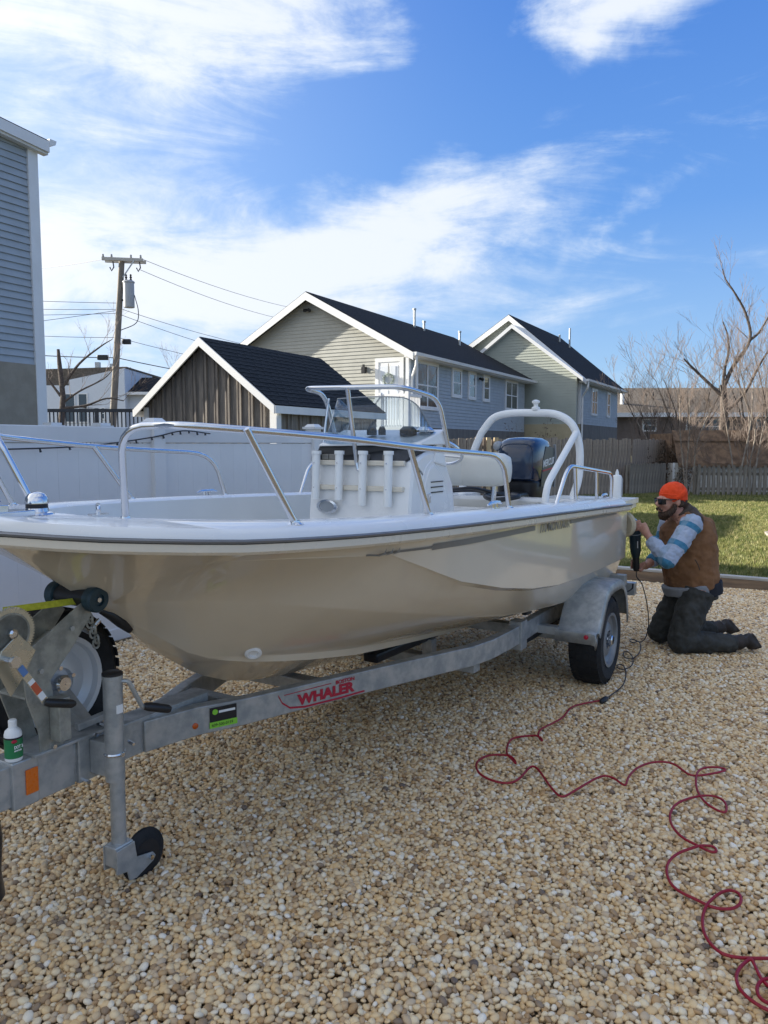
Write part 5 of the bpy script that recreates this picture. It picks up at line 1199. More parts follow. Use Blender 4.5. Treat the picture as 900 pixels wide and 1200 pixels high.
# decals on the port rail
u_ = V((.37-.175, 1.62-1.06, 0)).normalized(); nn = V((u_.y, -u_.x, 0)); zu_ = V((0, 0, 1))
def railp(t, z, o=.0295): p = V((.175, 1.06, 0))+u_*t+nn*o; p.z = z; return p
text('WHALER', tr, railp(.265, .428), u_, zu_, .064, M_red, bold=.0034, sx=1.22)
text('BOSTON', tr, railp(.475, .480), u_, zu_, .024, M_red, bold=.0008, sx=1.15)
b = MB()
def strip(pts, h):
    r = [[tuple(railp(t, z+h/2, .0292)), tuple(railp(t, z-h/2, .0292))] for t, z in pts]; b.grid(r)
strip([(.16, .492), (.18, .455), (.22, .425), (.30, .412), (.5, .410), (.68, .414)], .009); strip([(.19, .488), (.3, .489), (.45, .490)], .0035)
b.build('logo_swoosh', M_red, tr, 0)
u2 = V((.175-.085, 1.06-.86, 0)).normalized(); n2 = V((u2.y, -u2.x, 0))
def r2(t, z, o): p = V((.085, .86, 0))+u2*t+n2*o; p.z = z; return p
b = MB(); b.hexa([tuple(r2(t, z, o)) for z in (.435, .505) for t, o in ((.055, .029), (.175, .029), (.175, .0305), (.055, .0305))]); sk = b.build('dealer_sticker', M_black, tr, 0)
b = MB(); b.hexa([tuple(r2(t, z, o)) for z in (.418, .444) for t, o in ((.053, .0306), (.177, .0306), (.177, .0318), (.053, .0318))]); b.build('sticker_band', M_limeg, sk, 0)
MB().lathe([(.012, .0306), (.012, .032)], r2(.078, .486, 0), n2, 16).build('sticker_badge', M_limeg, sk)
b = MB(); b.hexa([tuple(r2(t, z, o)) for z in (.479, .489) for t, o in ((.095, .0306), (.168, .0306), (.168, .0316), (.095, .0316))]); b.build('sticker_bar', M_wht, sk, 0)
text('609-500-0159', tr, r2(.062, .425, .0322), u2, zu_, .017, M_black)
MB().lathe([(.013, .028), (.013, .034), (.006, .038)], r2(-.01, .445, 0), n2, 16).build('marker_light', mat('amber_lens', (.5, .09, .01), .2), tr)
# tongue plates, hinge, reflector
for s0_, s1_, w_ in ((.06, .155, .061), (.155, .30, .056), (.31, .40, .066)):
    MB().box(-w_, w_, s0_, s1_, .395, .556).build('tongue_plate', M_galv, tr, 0, bevel=.004)
MB().box(-.075, .085, .13, .46, .557, .568).build('top_plate', M_galv, tr, 0, bevel=.002)
MB().box(.062, .066, .105, .150, .435, .520).build('reflector', M_orange, tr, 0, bevel=.001)
for s, z in ((.33, .40), (.37, .56), (.20, .575), (.42, .575)):
    MB().tube([(.035, s, z), (.092, s, z)], .008, 6).build('bolt', M_steel, tr, 30)
MB().bar((.02, .34, .585), (.04, .46, .60), .03, .025).build('coupler_latch', M_galv, tr, 0, bevel=.003)
MB().tube([(-.01, .02, .40), (.0, .03, .30), (.0, .02, .18), (.0, .03, .10)], [(.02, .045)]*4, 10).build('hanging_strap', M_black, tr)
# tongue jack
jl = .165; jk = bpy.data.objects.new('tongue_jack', None); COL.objects.link(jk); jk.parent = tr
MB().lathe([(.034, .405), (.034, .775), (.036, .776), (.036, .79), (.02, .796)], (jl, .385, 0), n=20).build('outer_tube', M_galv, jk)
MB().lathe([(.0265, .15), (.0265, .404)], (jl, .392, 0), n=20).build('inner_tube', M_galv, jk)
MB().lathe([(.0365, .789), (.0365, .797), (.03, .800)], (jl, .385, 0), n=20).build('top_cap', M_black, jk)
MB().box(.067, jl, .355, .415, .42, .545).build('mount_bracket', M_galv, jk, 0, bevel=.004)
MB().tube([(jl-.045, .385, .505), (jl+.045, .385, .505)], .008, 6).tube([(jl+.02, .43, .535), (jl+.06, .42, .535)], .006, 6).build('bolt', M_steel, jk, 30)
MB().lathe([(.037, .500), (.039, .505), (.037, .51)], (jl, .385, 0), n=20).build('collar', M_steel, jk)
MB().tube(rounded([(jl+.02, .40, .765), (jl+.04, .42, .765), (jl+.045, .475, .655), (jl+.045, .485, .650)], .02, 4), .0085, 8).build('crank_arm', M_galv, jk)
MB().tube([(jl+.045, .485, .652), (jl+.055, .50, .648), (jl+.075, .57, .622), (jl+.078, .578, .618)], [.013, .017, .016, .012], 12).build('crank_grip', M_black, jk)
MB().box(jl+.026, jl+.0348, .372, .398, .655, .685).build('label_plate', M_wht, jk, 0)
# caster bracket (two cheeks) and wheel
for xx in (jl-.038, jl+.030):
    MB().prism([(.350, .160), (.430, .165), (.440, .100), (.515, .084), (.528, .066), (.515, .050), (.435, .022), (.405, .026), (.395, .065), (.350, .072)], lambda a, z, t: (t, a, z), xx, xx+.008).build('caster_cheek', M_galv, jk, 0, bevel=.002)
MB().box(jl-.030, jl+.030, .350, .432, .09, .170).build('caster_housing', M_galv, jk, 0, bevel=.006)
cwl = bpy.data.objects.new('caster_wheel', None); COL.objects.link(cwl); cwl.parent = jk; cwl.location = (jl, .500, .072)
MB().lathe([(.03, -.022), (.062, -.022), (.080, -.016), (.096, -.006), (.098, 0), (.096, .006), (.080, .016), (.062, .022), (.03, .022)], (0, 0, 0), (1, 0, 0), 32).build('tyre', M_rubber, cwl)
MB().lathe([(.012, -.026), (.034, -.024), (.060, -.023), (.060, .023), (.034, .024), (.012, .026)], (0, 0, 0), (1, 0, 0), 24).build('hub', M_black, cwl)
MB().tube([(-.05, 0, 0), (.05, 0, 0)], .009, 8).build('axle_bolt', M_steel, cwl)
for k in range(4):
    a = k*pi/2+.4; MB().box(.022, .026, -.004, .004, -.004, .004)
# winch post: two bent plates
plate = [(.335, 1.045), (.378, 1.000), (.290, .895), (.202, .805), (.236, .598), (.250, .556), (.155, .556), (.150, .64), (.112, .755), (.098, .88), (.130, .93), (.215, .975)]
for x0 in (.070, -.078):
    MB().prism(plate, lambda a, z, t: (t, a, z), x0, x0+.008).build('winch_post_plate', M_galv2, tr, 0, bevel=.0015)
MB().hexa([(-.07, .11, .76), (.07, .11, .76), (.07, .205, .80), (-.07, .205, .80), (-.07, .11, .768), (.07, .11, .768), (.07, .205, .808), (-.07, .205, .808)]).bar((-.07, .24, .90), (.07, .24, .90), .15, .012, (0, -.5, 1)).build('winch_post_web', M_galv2, tr, 0)
for (s, z) in ((.165, .845), (.20, .62), (.215, .66), (.29, .965)): MB().tube([(.077, s, z), (.086, s, z)], .009, 6).build('bolt', M_galv, tr, 30)
MB().box(.079, .135, .19, .235, .60, .75).build('side_bracket', M_galv2, tr, 0, bevel=.004)
# bow roller with two flanges
rc = V((0, .372, 1.055))
MB().lathe([(.036, -.09), (.033, 0), (.036, .09)], rc, (1, 0, 0), 24).build('roller_barrel', M_black, tr)
for sg in (1, -1):
    MB().lathe([(.036, sg*.080), (.044, sg*.084), (.046, sg*.100), (.046, sg*.118), (.040, sg*.126), (.022, sg*.126), (.020, sg*.118), (.008, sg*.118)], rc, (1, 0, 0), 28).build('roller_flange', M_teal, tr)
    MB().tube([rc+V((sg*.11, 0, 0)), rc+V((sg*.128, 0, 0))], .009, 8).build('roller_bolt', M_steel, tr)
for k in range(7):
    c = V((.02+.012*(k % 2), .40+.006*k, .99-.020*k)); a = .0 if k % 2 else 1.2
    MB().tube([c+V((cos(t)*.011*cos(a), cos(t)*.011*sin(a), .017*sin(t))) for t in [2*pi*i/10 for i in range(10)]], .0042, 6, closed=True).build('chain_link', M_galv2, tr)
# winch
wn = bpy.data.objects.new('hand_winch', None); COL.objects.link(wn); wn.parent = tr
gc = V((.092, .052, 1.000)); b = MB(); N_ = 56; rg = .079
prof_g = []
for i in range(N_):
    for q, r_ in ((0, rg), (.25, rg+.006), (.5, rg+.006), (.75, rg)):
        a = 2*pi*(i+q)/N_; prof_g.append((r_*cos(a), r_*sin(a)))
b.prism(prof_g, lambda a, z, t: (t, gc.y+a, gc.z+z), gc.x, gc.x+.007); b.build('gear', M_zinc, wn, 0)
MB().lathe([(.066, .0072), (.066, .009), (.060, .009), (.060, .0072)], gc, (1, 0, 0), 32).build('gear_ring', M_galv2, wn)
MB().lathe([(.016, .007), (.016, .022), (.009, .026)], gc, (1, 0, 0), 8).build('gear_nut', M_steel, wn, 30)
MB().lathe([(.045, -.11), (.045, -.10), (.022, -.098), (.022, -.01), (.045, -.008), (.045, 0)], gc, (1, 0, 0), 20).build('drum', M_zinc, wn)
bp_ = [(.068, .998), (.128, .930), (.075, .845), (.035, .800), (-.012, .905), (.01, .955)]
MB().prism(bp_, lambda a, z, t: (t, a, z), .105, .112).prism(bp_, lambda a, z, t: (t, a, z), -.05, -.043).build('side_cheek', M_zinc, wn, 0, bevel=.0015)
MB().tube([(.10, .018, .925), (.165, .018, .925)], .011, 12).build('crank_shaft', M_steel, wn)
MB().lathe([(.019, 0), (.019, .014)], (.158, .018, .925), (1, 0, 0), 6).build('crank_nut', M_steel, wn, 30)
MB().bar((.163, .015, .935), (.172, .112, .775), .024, .005, (1, 0, 0)).build('crank_arm', M_zinc, wn, 0, bevel=.001)
ca, cb = V((.163, .015, .935)), V((.172, .112, .775))
cd = (cb-ca).normalized(); cn = V((1, 0, 0))
for t0, t1, m_ in ((.18, .36, mat('blue_label', (.10, .20, .42), .4)), (.50, .58, M_wht), (.58, .80, mat('red_label', (.50, .10, .04), .4)), (.80, .94, M_wht)):
    p0, p1 = ca.lerp(cb, t0), ca.lerp(cb, t1); MB().bar(p0+cn*.0035, p1+cn*.0035, .021, .002, (1, 0, 0)).build('handle_label', m_, wn, 0)
MB().tube([(.172, .112, .772), (.180, .125, .766), (.186, .200, .742), (.186, .212, .740)], [.012, .0145, .0145, .009], 12).build('crank_grip', M_black, wn)
MB().bar((.03, .075, 1.062), (.03, .355, 1.045), .024, .003, (.85, 0, .5)).build('winch_strap', M_strap, tr, 0)
# spare wheel carried on the far side of the tongue
wheel(tr, (-.25, .43, .69), .285, .15, 1, .172, 'spare_wheel', mr=M_rim2)
MB().bar((-.05, .43, .55), (-.20, .43, .66), .05, .05).build('spare_carrier', M_galv, tr, 0)

# brake-fluid bottle standing on the tongue
bf = thing('brake_fluid_bottle', 'green and white brake fluid bottle standing on the trailer tongue', 'bottle', lot(.03, .088, .5575), LOT)
MB().lathe([(.001, 0), (.026, 0), (.028, .004), (.028, .088), (.025, .100), (.012, .112), (.0115, .116)], (0, 0, 0), n=28).build('bottle_body', M_wht, bf)
MB().lathe([(.0285, .012), (.0285, .078)], (0, 0, 0), n=28, caps=False).build('label_wrap', M_green, bf)
MB().lathe([(.0288, .076), (.0288, .082)], (0, 0, 0), n=28, caps=False).build('label_band', M_black, bf)
MB().lathe([(.0135, .112), (.0135, .134), (.011, .137), (.001, .137)], (0, 0, 0), n=20).build('cap', M_wht, bf)
MB().ball((.0245, -.012, .070), (.006, .011, .006), 10, 6).build('label_badge', M_red, bf)
for s_, z, sz in (('DOT 3', .046, .0145), ('BRAKE FLUID', .037, .0060)):
    text(s_, bf, (.0296, -.0165, z), (.0, 1, 0), (0, 0, 1), sz, M_wht, bold=.0003, sx=.72)

# ------------------------------------------------------------------ cords
def on_ground(pts, z=.028): return [V((x, y, z)) for x, y in pts]
# ------------------------------------------------------------------ the kneeling man
M_skin = mat('skin', (.50, .27, .19), .5, col2=(.40, .19, .14), vscale=25)
M_hairb = mat('brown_hair', (.07, .038, .022), .7, var=.5, vscale=60, bump=1., bscale=180)
M_beanie = mat('orange_knit', (.85, .07, .012), .85, var=.12, vscale=30, bump=.9, bscale=160)
M_duck = mat('brown_duck_canvas', (.235, .115, .05), .85, col2=(.17, .082, .038), var=.25, vscale=9, bump=.4, bscale=200)
M_yoke = mat('dark_collar_cord', (.075, .055, .042), .9, var=.2, vscale=20)
M_trous = mat('dark_work_trousers', (.050, .050, .045), .85, var=.4, vscale=9, bump=.3, bscale=120)
M_boot = mat('dark_boot_leather', (.035, .026, .022), .6, var=.4, vscale=20)
M_shirtg = mat('grey_shirt_hem', (.26, .27, .29), .85, var=.15)
M_navyc = mat('dark_belt_cloth', (.012, .014, .022), .8)
def plaid(name, dirs, light, dark, sc=9.5, duty=.30):
    m = bpy.data.materials.new(name); m.use_nodes = True; t = NT(m.node_tree)
    b = t.node('ShaderNodeBsdfPrincipled'); o = t.node('ShaderNodeOutputMaterial'); t.l.new(b.outputs[0], o.inputs[0]); b.inputs['Roughness'].default_value = .9
    tc = t.node('ShaderNodeTexCoord').outputs['Object']; c = c4(light)
    for i, d in enumerate(dirs):
        dt = t.node('ShaderNodeVectorMath', operation='DOT_PRODUCT'); t.put(dt.inputs[0], tc); dt.inputs[1].default_value = d
        fr = t.m('FRACT', t.m('MULTIPLY', t.m('ADD', dt.outputs['Value'], .013*i), sc)); k = t.m('LESS_THAN', fr, duty)
        c = t.mix(t.m('MULTIPLY', k, 1. if i == 0 else .45), c, c4(dark if i == 0 else (.20, .30, .38)))
    n = t.noise(tc, 40, 3); c = t.mix(t.m('MULTIPLY', n, .25), c, c4((.25, .30, .36))); t.put(b.inputs['Base Color'], c); return m
M_plaid = plaid('blue_striped_flannel', [(.53, .28, .80), (.6, -.7, -.2)], (.36, .42, .54), (.020, .17, .30), 5.6, .26)
def blob(name, m, parts, vox, parent, smooth=3, disp=0., dscale=.12, seed=0, label=None):
    b = MB()
    for p in parts:
        if p[0] == 'T': b.tube([V(q) for q in p[1]], p[2], 16)
        else: b.ball(p[1], p[2], 16, 10)
    # round every chain end so that joints blend
    me = bpy.data.meshes.new(name); me.from_pydata(b.v, [], b.f); me.materials.append(m)
    o = bpy.data.objects.new(name, me); COL.objects.link(o); o.parent = parent
    if parent: o.matrix_parent_inverse = parent.matrix_world.inverted()
    r = o.modifiers.new('remesh', 'REMESH'); r.mode = 'VOXEL'; r.voxel_size = vox; r.use_smooth_shade = True
    s = o.modifiers.new('smooth', 'SMOOTH'); s.factor = .5; s.iterations = smooth
    if disp:
        tx = bpy.data.textures.new(name+'_folds', 'CLOUDS'); tx.noise_scale = dscale; tx.noise_depth = 2
        d = o.modifiers.new('folds', 'DISPLACE'); d.texture = tx; d.strength = disp; d.mid_level = .5; d.texture_coords = 'GLOBAL'
        s2_ = o.modifiers.new('smooth2', 'SMOOTH'); s2_.factor = .5; s2_.iterations = 1
    if label: o['label'] = label
    return o
man = thing('person', 'kneeling bearded man in orange beanie, sunglasses and tan vest polishing the boat stern', 'person', (2.41, 5.96, 0))
bpy.context.view_layer.update()
def chainE(pts, n=1): return pts
HC = V((2.205, 5.915, 1.160)); yaw = R(14); pit = R(6)
hf = V((-cos(yaw)*cos(pit), -sin(yaw)*cos(pit), -sin(pit))); hs = V((sin(yaw), -cos(yaw), 0)); hu = hf.cross(hs)*-1
if hu.z < 0: hu = -hu
def HP(f, s, u): return tuple(HC+hf*f+hs*s+hu*u)
shL, elL, wrL = V((2.31, 5.735, 1.00)), V((2.085, 5.60, .752)), V((1.995, 5.765, .915))
shR, elR, wrR = V((2.30, 6.14, .99)), V((2.24, 6.20, .70)), V((2.085, 6.075, .628))
def hand(parts, w, c, palm_n, fdir, thumb_dir, grip_c, grip_ax, r, sgn):
    """palm from the wrist to the grip, four curled fingers round a bar of radius r, thumb against them"""
    parts.append(('T', [w, w.lerp(c, .5), c], [(.026, .021), (.036, .020), (.040, .018)]))
    ga = grip_ax.normalized(); o = (c-grip_c); o -= ga*o.dot(ga); o.normalize(); t = ga.cross(o)*sgn
    for k, (off, ln) in enumerate(((-.030, .92), (-.010, 1.0), (.010, .96), (.029, .80))):
        P = []; R0 = r+.011
        for i in range(6):
            a = (.15+.46*i)*ln; P.append(grip_c+ga*off+o*(cos(a)*(R0+.004*(i < 1)))+t*(sin(a)*R0))
        parts.append(('T', P, [.0098, .0102, .0098, .0092, .0088, .0075])); parts.append(('B', P[-1], .0078)); parts.append(('B', P[1], .0112))
    th = [c+ga*(-.030)-t*.010, grip_c+ga*(-.050)+o*(r+.010)-t*.012, grip_c+ga*(-.046)+o*(r*.5)-t*(r+.008), grip_c+ga*(-.036)-o*.002-t*(r+.010)]
    parts.append(('T', th, [.014, .012, .0105, .0085])); parts.append(('B', th[-1], .0085))
B_ = []
# torso, neck, arms, legs
B_.append(('T', [(2.43, 5.96, .44), (2.41, 5.96, .54), (2.39, 5.955, .68), (2.375, 5.95, .86), (2.34, 5.945, .97), (2.32, 5.94, 1.03)], [(.13, .17), (.15, .18), (.16, .18), (.15, .19), (.12, .18), (.07, .10)]))
B_.append(('T', [(2.335, 5.935, 1.00), (2.285, 5.925, 1.06), HP(-.02, 0, -.04)], [.075, .062, .058]))
for h_, k_, a_ in (((2.41, 5.86, .49), (2.275, 5.79, .09), (2.72, 5.79, .085)), ((2.42, 6.06, .49), (2.225, 6.10, .09), (2.69, 6.12, .115))):
    B_.append(('T', [h_, tuple(V(h_).lerp(V(k_), .5)), k_], [.10, .085, .06])); B_.append(('B', k_, .062)); B_.append(('T', [k_, tuple(V(k_).lerp(V(a_), .4)), a_], [.058, .062, .04]))
for s_, e_, w_ in ((shL, elL, wrL), (shR, elR, wrR)):
    B_.append(('T', [V((2.33, 5.94, 1.0)), s_, s_.lerp(e_, .5), e_], [.09, .062, .052, .042])); B_.append(('B', e_, .042)); B_.append(('T', [e_, e_.lerp(w_, .35), w_], [.041, .043, .027])); B_.append(('B', s_, .062))
# head
B_.append(('B', HP(-.025, 0, .035), (.098, .080, .098))); B_.append(('B', HP(.035, 0, .0), (.055, .062, .085)))
B_.append(('B', HP(.030, 0, -.068), (.055, .050, .040))); B_.append(('T', [HP(-.05, 0, -.05), HP(.02, 0, -.06)], [.055, .045]))
B_.append(('B', HP(.083, 0, .038), (.016, .050, .012)))                      # brow
B_.append(('T', [HP(.088, 0, .030), HP(.104, 0, .006), HP(.116, 0, -.012)], [.009, .012, .015])); B_.append(('B', HP(.104, 0, -.018), (.014, .018, .010)))   # nose
for sg in (1, -1):
    B_.append(('B', HP(.068, sg*.036, -.012), (.022, .022, .024)))           # cheeks
    B_.append(('B', HP(.076, sg*.030, .018), (.010, .014, .009)))            # eyelids
    B_.append(('B', HP(-.020, sg*.080, .000), (.020, .010, .032)))           # ears
B_.append(('B', HP(.092, 0, -.048), (.012, .024, .008))); B_.append(('B', HP(.091, 0, -.060), (.012, .021, .008)))   # lips
g1c, g1a = V((1.955, 5.925, .985)), V((.25, .75, .15)); g2c, g2a = V((1.974, 5.955, .665)), V((.02, .05, 1))
cL = V((1.985, 5.862, .968)); hand(B_, wrL, g1c+V((.018, -.075, .000)), None, None, None, g1c+V((.0, -.045, .0)), V((-.35, .1, .9)), .030, -1)
hand(B_, wrR, V((2.030, 5.99, .655)), None, None, None, g2c, g2a, .026, 1)
blob('body', M_skin, B_, .0055, man, 3)
# clothes
vest = [('T', [(2.432, 5.96, .478), (2.415, 5.96, .56), (2.39, 5.955, .70), (2.375, 5.95, .86), (2.345, 5.945, .985), (2.31, 5.935, 1.055)], [(.178, .205), (.184, .212), (.192, .215), (.182, .222), (.150, .205), (.085, .105)]),
        ('T', [shL+V((.03, .03, .0)), V((2.33, 5.94, 1.02)), shR+V((.03, -.03, 0))], [(.070, .075), (.085, .09), (.070, .075)])]
blob('vest', M_duck, vest, .008, man, 3, .030, .065)
blob('collar', M_yoke, [('T', [(2.355, 5.935, 1.035), (2.315, 5.93, 1.075), (2.290, 5.925, 1.105)], [.095, .088, .082])], .006, man, 2, .006, .05)
blob('shoulder_yoke', M_yoke, [('T', [shL+V((.055, .04, .025)), V((2.375, 5.93, 1.055)), shR+V((.05, -.05, .02))], [.052, .075, .05])], .007, man, 3, .006, .06)
MB().tube([V((2.335, 5.712, .74)), V((2.36, 5.712, .70)), V((2.375, 5.715, .66))], .004, 6).build('pocket_seam', M_yoke, man).matrix_parent_inverse = man.matrix_world.inverted()
blob('shirt_sleeve', M_plaid, [('T', [shL+V((.02, .06, .0)), shL+V((-.01, 0, -.005)), shL.lerp(elL, .5), elL], [.080, .076, .072, .064]), ('B', elL, .064), ('B', shL, .082), ('T', [elL, elL.lerp(wrL, .5), elL.lerp(wrL, .84)], [.063, .058, .046])], .0065, man, 2, .026, .040)
blob('shirt_sleeve', M_plaid, [('T', [shR, shR.lerp(elR, .5), elR], [.082, .072, .062]), ('B', elR, .062), ('T', [elR, elR.lerp(wrR, .45), elR.lerp(wrR, .62)], [.061, .055, .050])], .008, man, 3, .015, .06)
blob('shirt_hem', M_shirtg, [('T', [(2.395, 5.95, .445), (2.38, 5.95, .52)], [(.158, .196), (.178, .206)])], .009, man, 2, .008, .05)
blob('belt_cloth', M_navyc, [('T', [(2.465, 5.965, .42), (2.44, 5.965, .515)], [(.160, .205), (.165, .212)])], .009, man, 2, .01, .06)
tp_ = []
for h_, k_, a_ in (((2.43, 5.865, .47), (2.272, 5.79, .090), (2.70, 5.79, .080)), ((2.43, 6.06, .47), (2.222, 6.10, .095), (2.68, 6.12, .11))):
    tp_ += [('T', [h_, tuple(V(h_).lerp(V(k_), .5)), k_], [(.140, .125), (.128, .115), (.092, .090)]), ('B', k_, .092), ('T', [k_, tuple(V(k_).lerp(V(a_), .5)), a_], [.082, .080, .066])]
tp_.append(('T', [(2.44, 5.965, .40), (2.43, 5.965, .50)], [(.145, .185), (.160, .195)]))
blob('trousers', M_trous, tp_, .008, man, 3, .036, .055)
for sg, a_, t_ in ((0, V((2.725, 5.79, .085)), V((2.845, 5.785, .045))), (1, V((2.70, 6.12, .115)), V((2.835, 6.125, .09)))):
    blob('boot', M_boot, [('T', [a_+V((-.06, 0, .0)), a_, a_+V((.045, 0, .022))], [.056, .058, .052]), ('T', [a_+V((.045, 0, .045)), a_.lerp(t_, .6)+V((.03, 0, .012)), t_+V((-.005, 0, .0))], [(.046, .046), (.046, .048), (.040, .044)]), ('T', [a_+V((.075, 0, .065)), t_+V((.022, 0, -.005))], [(.016, .038), (.016, .044)])], .006, man, 2, .006, .05)
# beanie, hair, beard, glasses
blob('beanie', M_beanie, [('B', HP(-.038, 0, .055), (.108, .092, .098)), ('B', HP(-.085, 0, .065), (.060, .062, .062)), ('T', [HP(-.045, 0, .035), HP(-.030, 0, .062)], [(.094, .108), (.094, .108)])], .006, man, 3, .007, .03)
bb_ = MB(); rows = []
for (u_, k_) in ((.022, 1.0), (.020, 1.055), (.052, 1.07), (.056, 1.0)):
    rows.append([HP(-.036+.102*k_*cos(a), .086*k_*sin(a), u_+.022*cos(a)) for a in [2*pi*i/40 for i in range(40)]])
bb_.grid(rows, closed=True); o = bb_.build('beanie_cuff', M_beanie, man); o.matrix_parent_inverse = man.matrix_world.inverted()
blob('hair', M_hairb, [('T', [HP(-.085, 0, .02), HP(-.105, 0, -.04), HP(-.115, 0, -.075)], [(.062, .05), (.060, .045), (.035, .028)]), ('B', HP(-.05, .066, -.012), (.030, .022, .035)), ('B', HP(-.05, -.066, -.012), (.030, .022, .035)), ('B', HP(-.125, .03, -.055), .030), ('B', HP(-.13, .02, -.085), .026), ('B', HP(-.105, .045, -.07), .026)], .005, man, 1, .016, .018)
bd = [('T', [HP(-.002, .070, -.012), HP(.010, .066, -.05), HP(.045, .045, -.085), HP(.075, .0, -.100), HP(.045, -.045, -.085), HP(.010, -.066, -.05), HP(-.002, -.070, -.012)], [.014, .022, .028, .032, .028, .022, .014]), ('B', HP(.055, 0, -.105), (.034, .036, .036)), ('T', [HP(.088, .030, -.058), HP(.106, .012, -.036), HP(.108, 0, -.034), HP(.106, -.012, -.036), HP(.088, -.030, -.058)], [.009, .008, .007, .008, .009])]
blob('beard', M_hairb, bd, .004, man, 1, .012, .014)
gl = MB()
for sg in (1, -1):
    rows = []
    for i in range(9):
        a = (i/8)*1.15; rows.append([HP(.104-.030*(a/1.15)**2, sg*(.010+.058*sin(a*1.25)), q) for q in (.036, .034, .018, .002, -.006)])
    gl.grid(rows); gl.grid([[tuple(V(p)+hf*.004) for p in r] for r in rows])
    gl.tube([HP(.074, sg*.068, .030), HP(.04, sg*.080, .026), HP(-.02, sg*.086, .020), HP(-.035, sg*.085, .006)], [.006, .005, .004, .003], 6)
gl.tube([HP(.104, .014, .026), HP(.106, 0, .028), HP(.104, -.014, .026)], .004, 6)
o = gl.build('sunglasses', mat('black_lens', (.008, .008, .01), .12, coat=.6), man, 50); o.matrix_parent_inverse = man.matrix_world.inverted()

# polisher held against the transom corner
pol = thing('rotary_polisher', 'dark rotary polisher with foam pad held against the boat stern', 'polisher', (1.985, 5.985, .80))
bpy.context.view_layer.update()
def W_(b, name, m, **k):
    o = b.build(name, m, pol, **k); o.matrix_parent_inverse = pol.matrix_world.inverted(); return o
M_tool = mat('dark_teal_tool_plastic', (.012, .032, .045), .4, var=.2, vscale=20)
M_foam = mat('yellow_foam_pad', (.62, .54, .38), .9, var=.15, vscale=30, bump=.6, bscale=150)
pa = V((.80, .58, .02)).normalized(); pc = V((1.843, 5.868, .99))
W_(MB().lathe([(.02, .040), (.085, .036), (.098, .020), (.098, -.004), (.085, -.016), (.01, -.018)], pc, pa, 32), 'foam_pad', M_foam)
W_(MB().lathe([(.070, .036), (.070, .044), (.012, .050)], pc, pa, 28), 'backing_plate', M_black)
W_(MB().tube([pc+pa*.03, pc+pa*.10], .010, 10), 'spindle', M_steel)
hd = pc+pa*.112
W_(MB().ball(hd+V((0, 0, .002)), (.036, .036, .040), 18, 12).tube([hd, hd+V((.012, -.008, -.06))], [.036, .038], 18), 'gear_head', M_steel)
top = hd+V((.012, -.008, -.055)); bot = V((1.978, 5.955, .615))
W_(MB().tube([top, top.lerp(bot, .10), top.lerp(bot, .45), top.lerp(bot, .58), top.lerp(bot, .66)], [.040, .044, .042, .036, .028], 20), 'motor_body', M_tool)
W_(MB().tube([top.lerp(bot, .64), top.lerp(bot, .75), top.lerp(bot, .95), bot], [.027, .024, .026, .020], 18), 'grip_body', M_black)
W_(MB().tube([top.lerp(bot, .085), top.lerp(bot, .10)], .0455, 20), 'collar_ring', M_greycowl)
for k in range(4): W_(MB().bar(top.lerp(bot, .14+.02*k)+V((-.0, -.043, 0)), top.lerp(bot, .145+.02*k)+V((-.0, -.044, 0)), .03, .004), 'vent_slot', M_black, ang=0)
W_(MB().bar(top.lerp(bot, .25)+V((.004, -.0425, 0)), top.lerp(bot, .42)+V((.003, -.0415, 0)), .008, .003), 'tool_badge', M_wht, ang=0)
blk = [(2.051, 6.026), (2.028, 6.084), (2.003, 6.113), (1.974, 6.05), (1.989, 6.003), (2.035, 6.05), (2.032, 5.979), (1.975, 5.798), (1.903, 5.648), (1.83, 5.545), (1.791, 5.565), (1.797, 5.648), (1.832, 5.733), (1.86, 5.711), (1.845, 5.586), (1.803, 5.446), (1.745, 5.332), (1.679, 5.276), (1.653, 5.313), (1.665, 5.369), (1.695, 5.396), (1.708, 5.35), (1.676, 5.204), (1.603, 4.998), (1.529, 4.854), (1.43, 4.718), (1.389, 4.66)]
P = [bot, bot+V((.005, 0, -.05)), V((2.035, 5.98, .50)), V((2.085, 6.0, .34)), V((2.105, 6.01, .18)), V((2.09, 6.02, .07))]+on_ground(blk)
W_(MB().tube(spline(P, 5), .0042, 8), 'power_cord', M_wire)
e = V((blk[-1][0], blk[-1][1], .03)); dd = V((-.6, -.75, 0)).normalized()
W_(MB().tube([e, e+dd*.02, e+dd*.05], [.010, .017, .017], 10), 'plug', M_black)

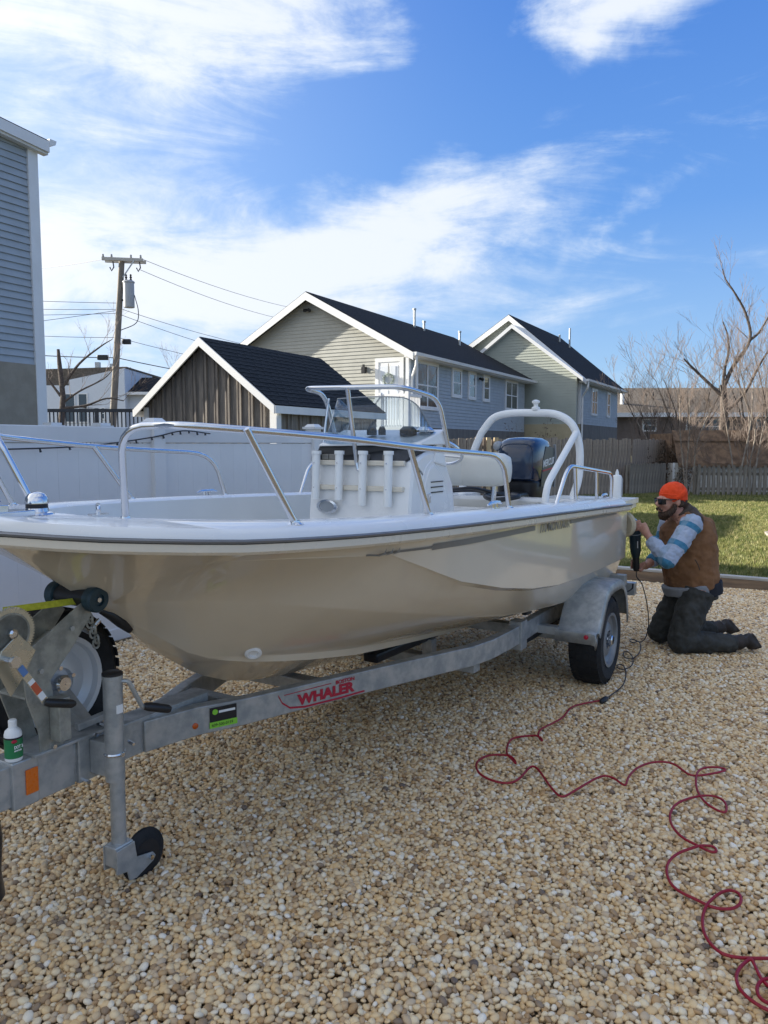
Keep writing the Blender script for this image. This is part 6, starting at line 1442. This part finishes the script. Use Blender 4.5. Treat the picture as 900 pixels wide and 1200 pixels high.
red = [(1.346, 4.65), (1.168, 4.531), (1.095, 4.441), (1.035, 4.315), (0.937, 4.206), (0.862, 4.123), (0.834, 4.038), (0.839, 3.956), (0.845, 4.004), (0.813, 4.038), (0.737, 4.023), (0.682, 3.989), (0.645, 3.896), (0.625, 3.793), (0.641, 3.721), (0.652, 3.667), (0.651, 3.734), (0.607, 3.776), (0.537, 3.776), (0.478, 3.721), (0.451, 3.651), (0.457, 3.549), (0.512, 3.474), (0.58, 3.449), (0.635, 3.493), (0.695, 3.599), (0.728, 3.643), (0.75, 3.599), (0.762, 3.449), (0.778, 3.344), (0.801, 3.31), (0.85, 3.354), (0.945, 3.449), (1.04, 3.534), (1.088, 3.504), (1.113, 3.417), (1.15, 3.504), (1.231, 3.619), (1.33, 3.688), (1.414, 3.688), (1.442, 3.627), (1.455, 3.541), (1.504, 3.534), (1.588, 3.561), (1.661, 3.596), (1.634, 3.627), (1.575, 3.627), (1.519, 3.588), (1.465, 3.485), (1.423, 3.361), (1.415, 3.244), (1.44, 3.181), (1.467, 3.166), (1.505, 3.26), (1.485, 3.32), (1.416, 3.32), (1.323, 3.277), (1.256, 3.213), (1.207, 3.121), (1.189, 3.033), (1.197, 2.951), (1.23, 2.898), (1.262, 2.847), (1.289, 2.847), (1.291, 2.89), (1.238, 2.885), (1.15, 2.847), (1.083, 2.786), (1.045, 2.716), (1.029, 2.638), (1.041, 2.581), (1.082, 2.534), (1.116, 2.488), (1.175, 2.477), (1.224, 2.508), (1.248, 2.564), (1.226, 2.591), (1.174, 2.568), (1.108, 2.504), (1.064, 2.437), (1.031, 2.347), (1.035, 2.271), (1.066, 2.235), (1.136, 2.227), (1.178, 2.227), (1.211, 2.22), (1.224, 2.185), (1.188, 2.126), (1.135, 2.09), (1.112, 2.126), (1.122, 2.193), (1.122, 2.22), (1.088, 2.2), (1.047, 2.155), (1.029, 2.097), (1.041, 2.049), (1.07, 2.01), (1.114, 2.003), (1.168, 2.043), (1.191, 2.105), (1.175, 2.14), (1.133, 2.136), (1.089, 2.112), (1.068, 2.056), (1.095, 2.023), (1.094, 1.947)]
red[0] = (e.x+dd.x*.05, e.y+dd.y*.05)
P = spline(on_ground(red, .030), 5)
# smooth the traced path a little and lift the cord where it crosses itself
for it in range(2): P = [P[0]]+[(P[i-1]+P[i]*2+P[i+1])/4 for i in range(1, len(P)-1)]+[P[-1]]
for i, p in enumerate(P):
    for j in range(0, i-12, 2):
        if (P[j].xy-p.xy).length < .02: p.z = max(p.z, P[j].z+.010*(1-(P[j].xy-p.xy).length/.02))
for it in range(3): P = [P[0]]+[(P[i-1]+P[i]*2+P[i+1])/4 for i in range(1, len(P)-1)]+[P[-1]]
rc_ = thing('extension_cord', 'red extension cord snaking in loops across the gravel', 'extension cord', (e.x, e.y, 0))
bpy.context.view_layer.update()
o = MB().tube(P, .0054, 8).build('cable', M_red_cord, rc_); o.matrix_parent_inverse = rc_.matrix_world.inverted()
o = MB().tube([e+dd*.05, e+dd*.085, e+dd*.10], [.018, .016, .008], 10).build('socket_end', M_black, rc_); o.matrix_parent_inverse = rc_.matrix_world.inverted()
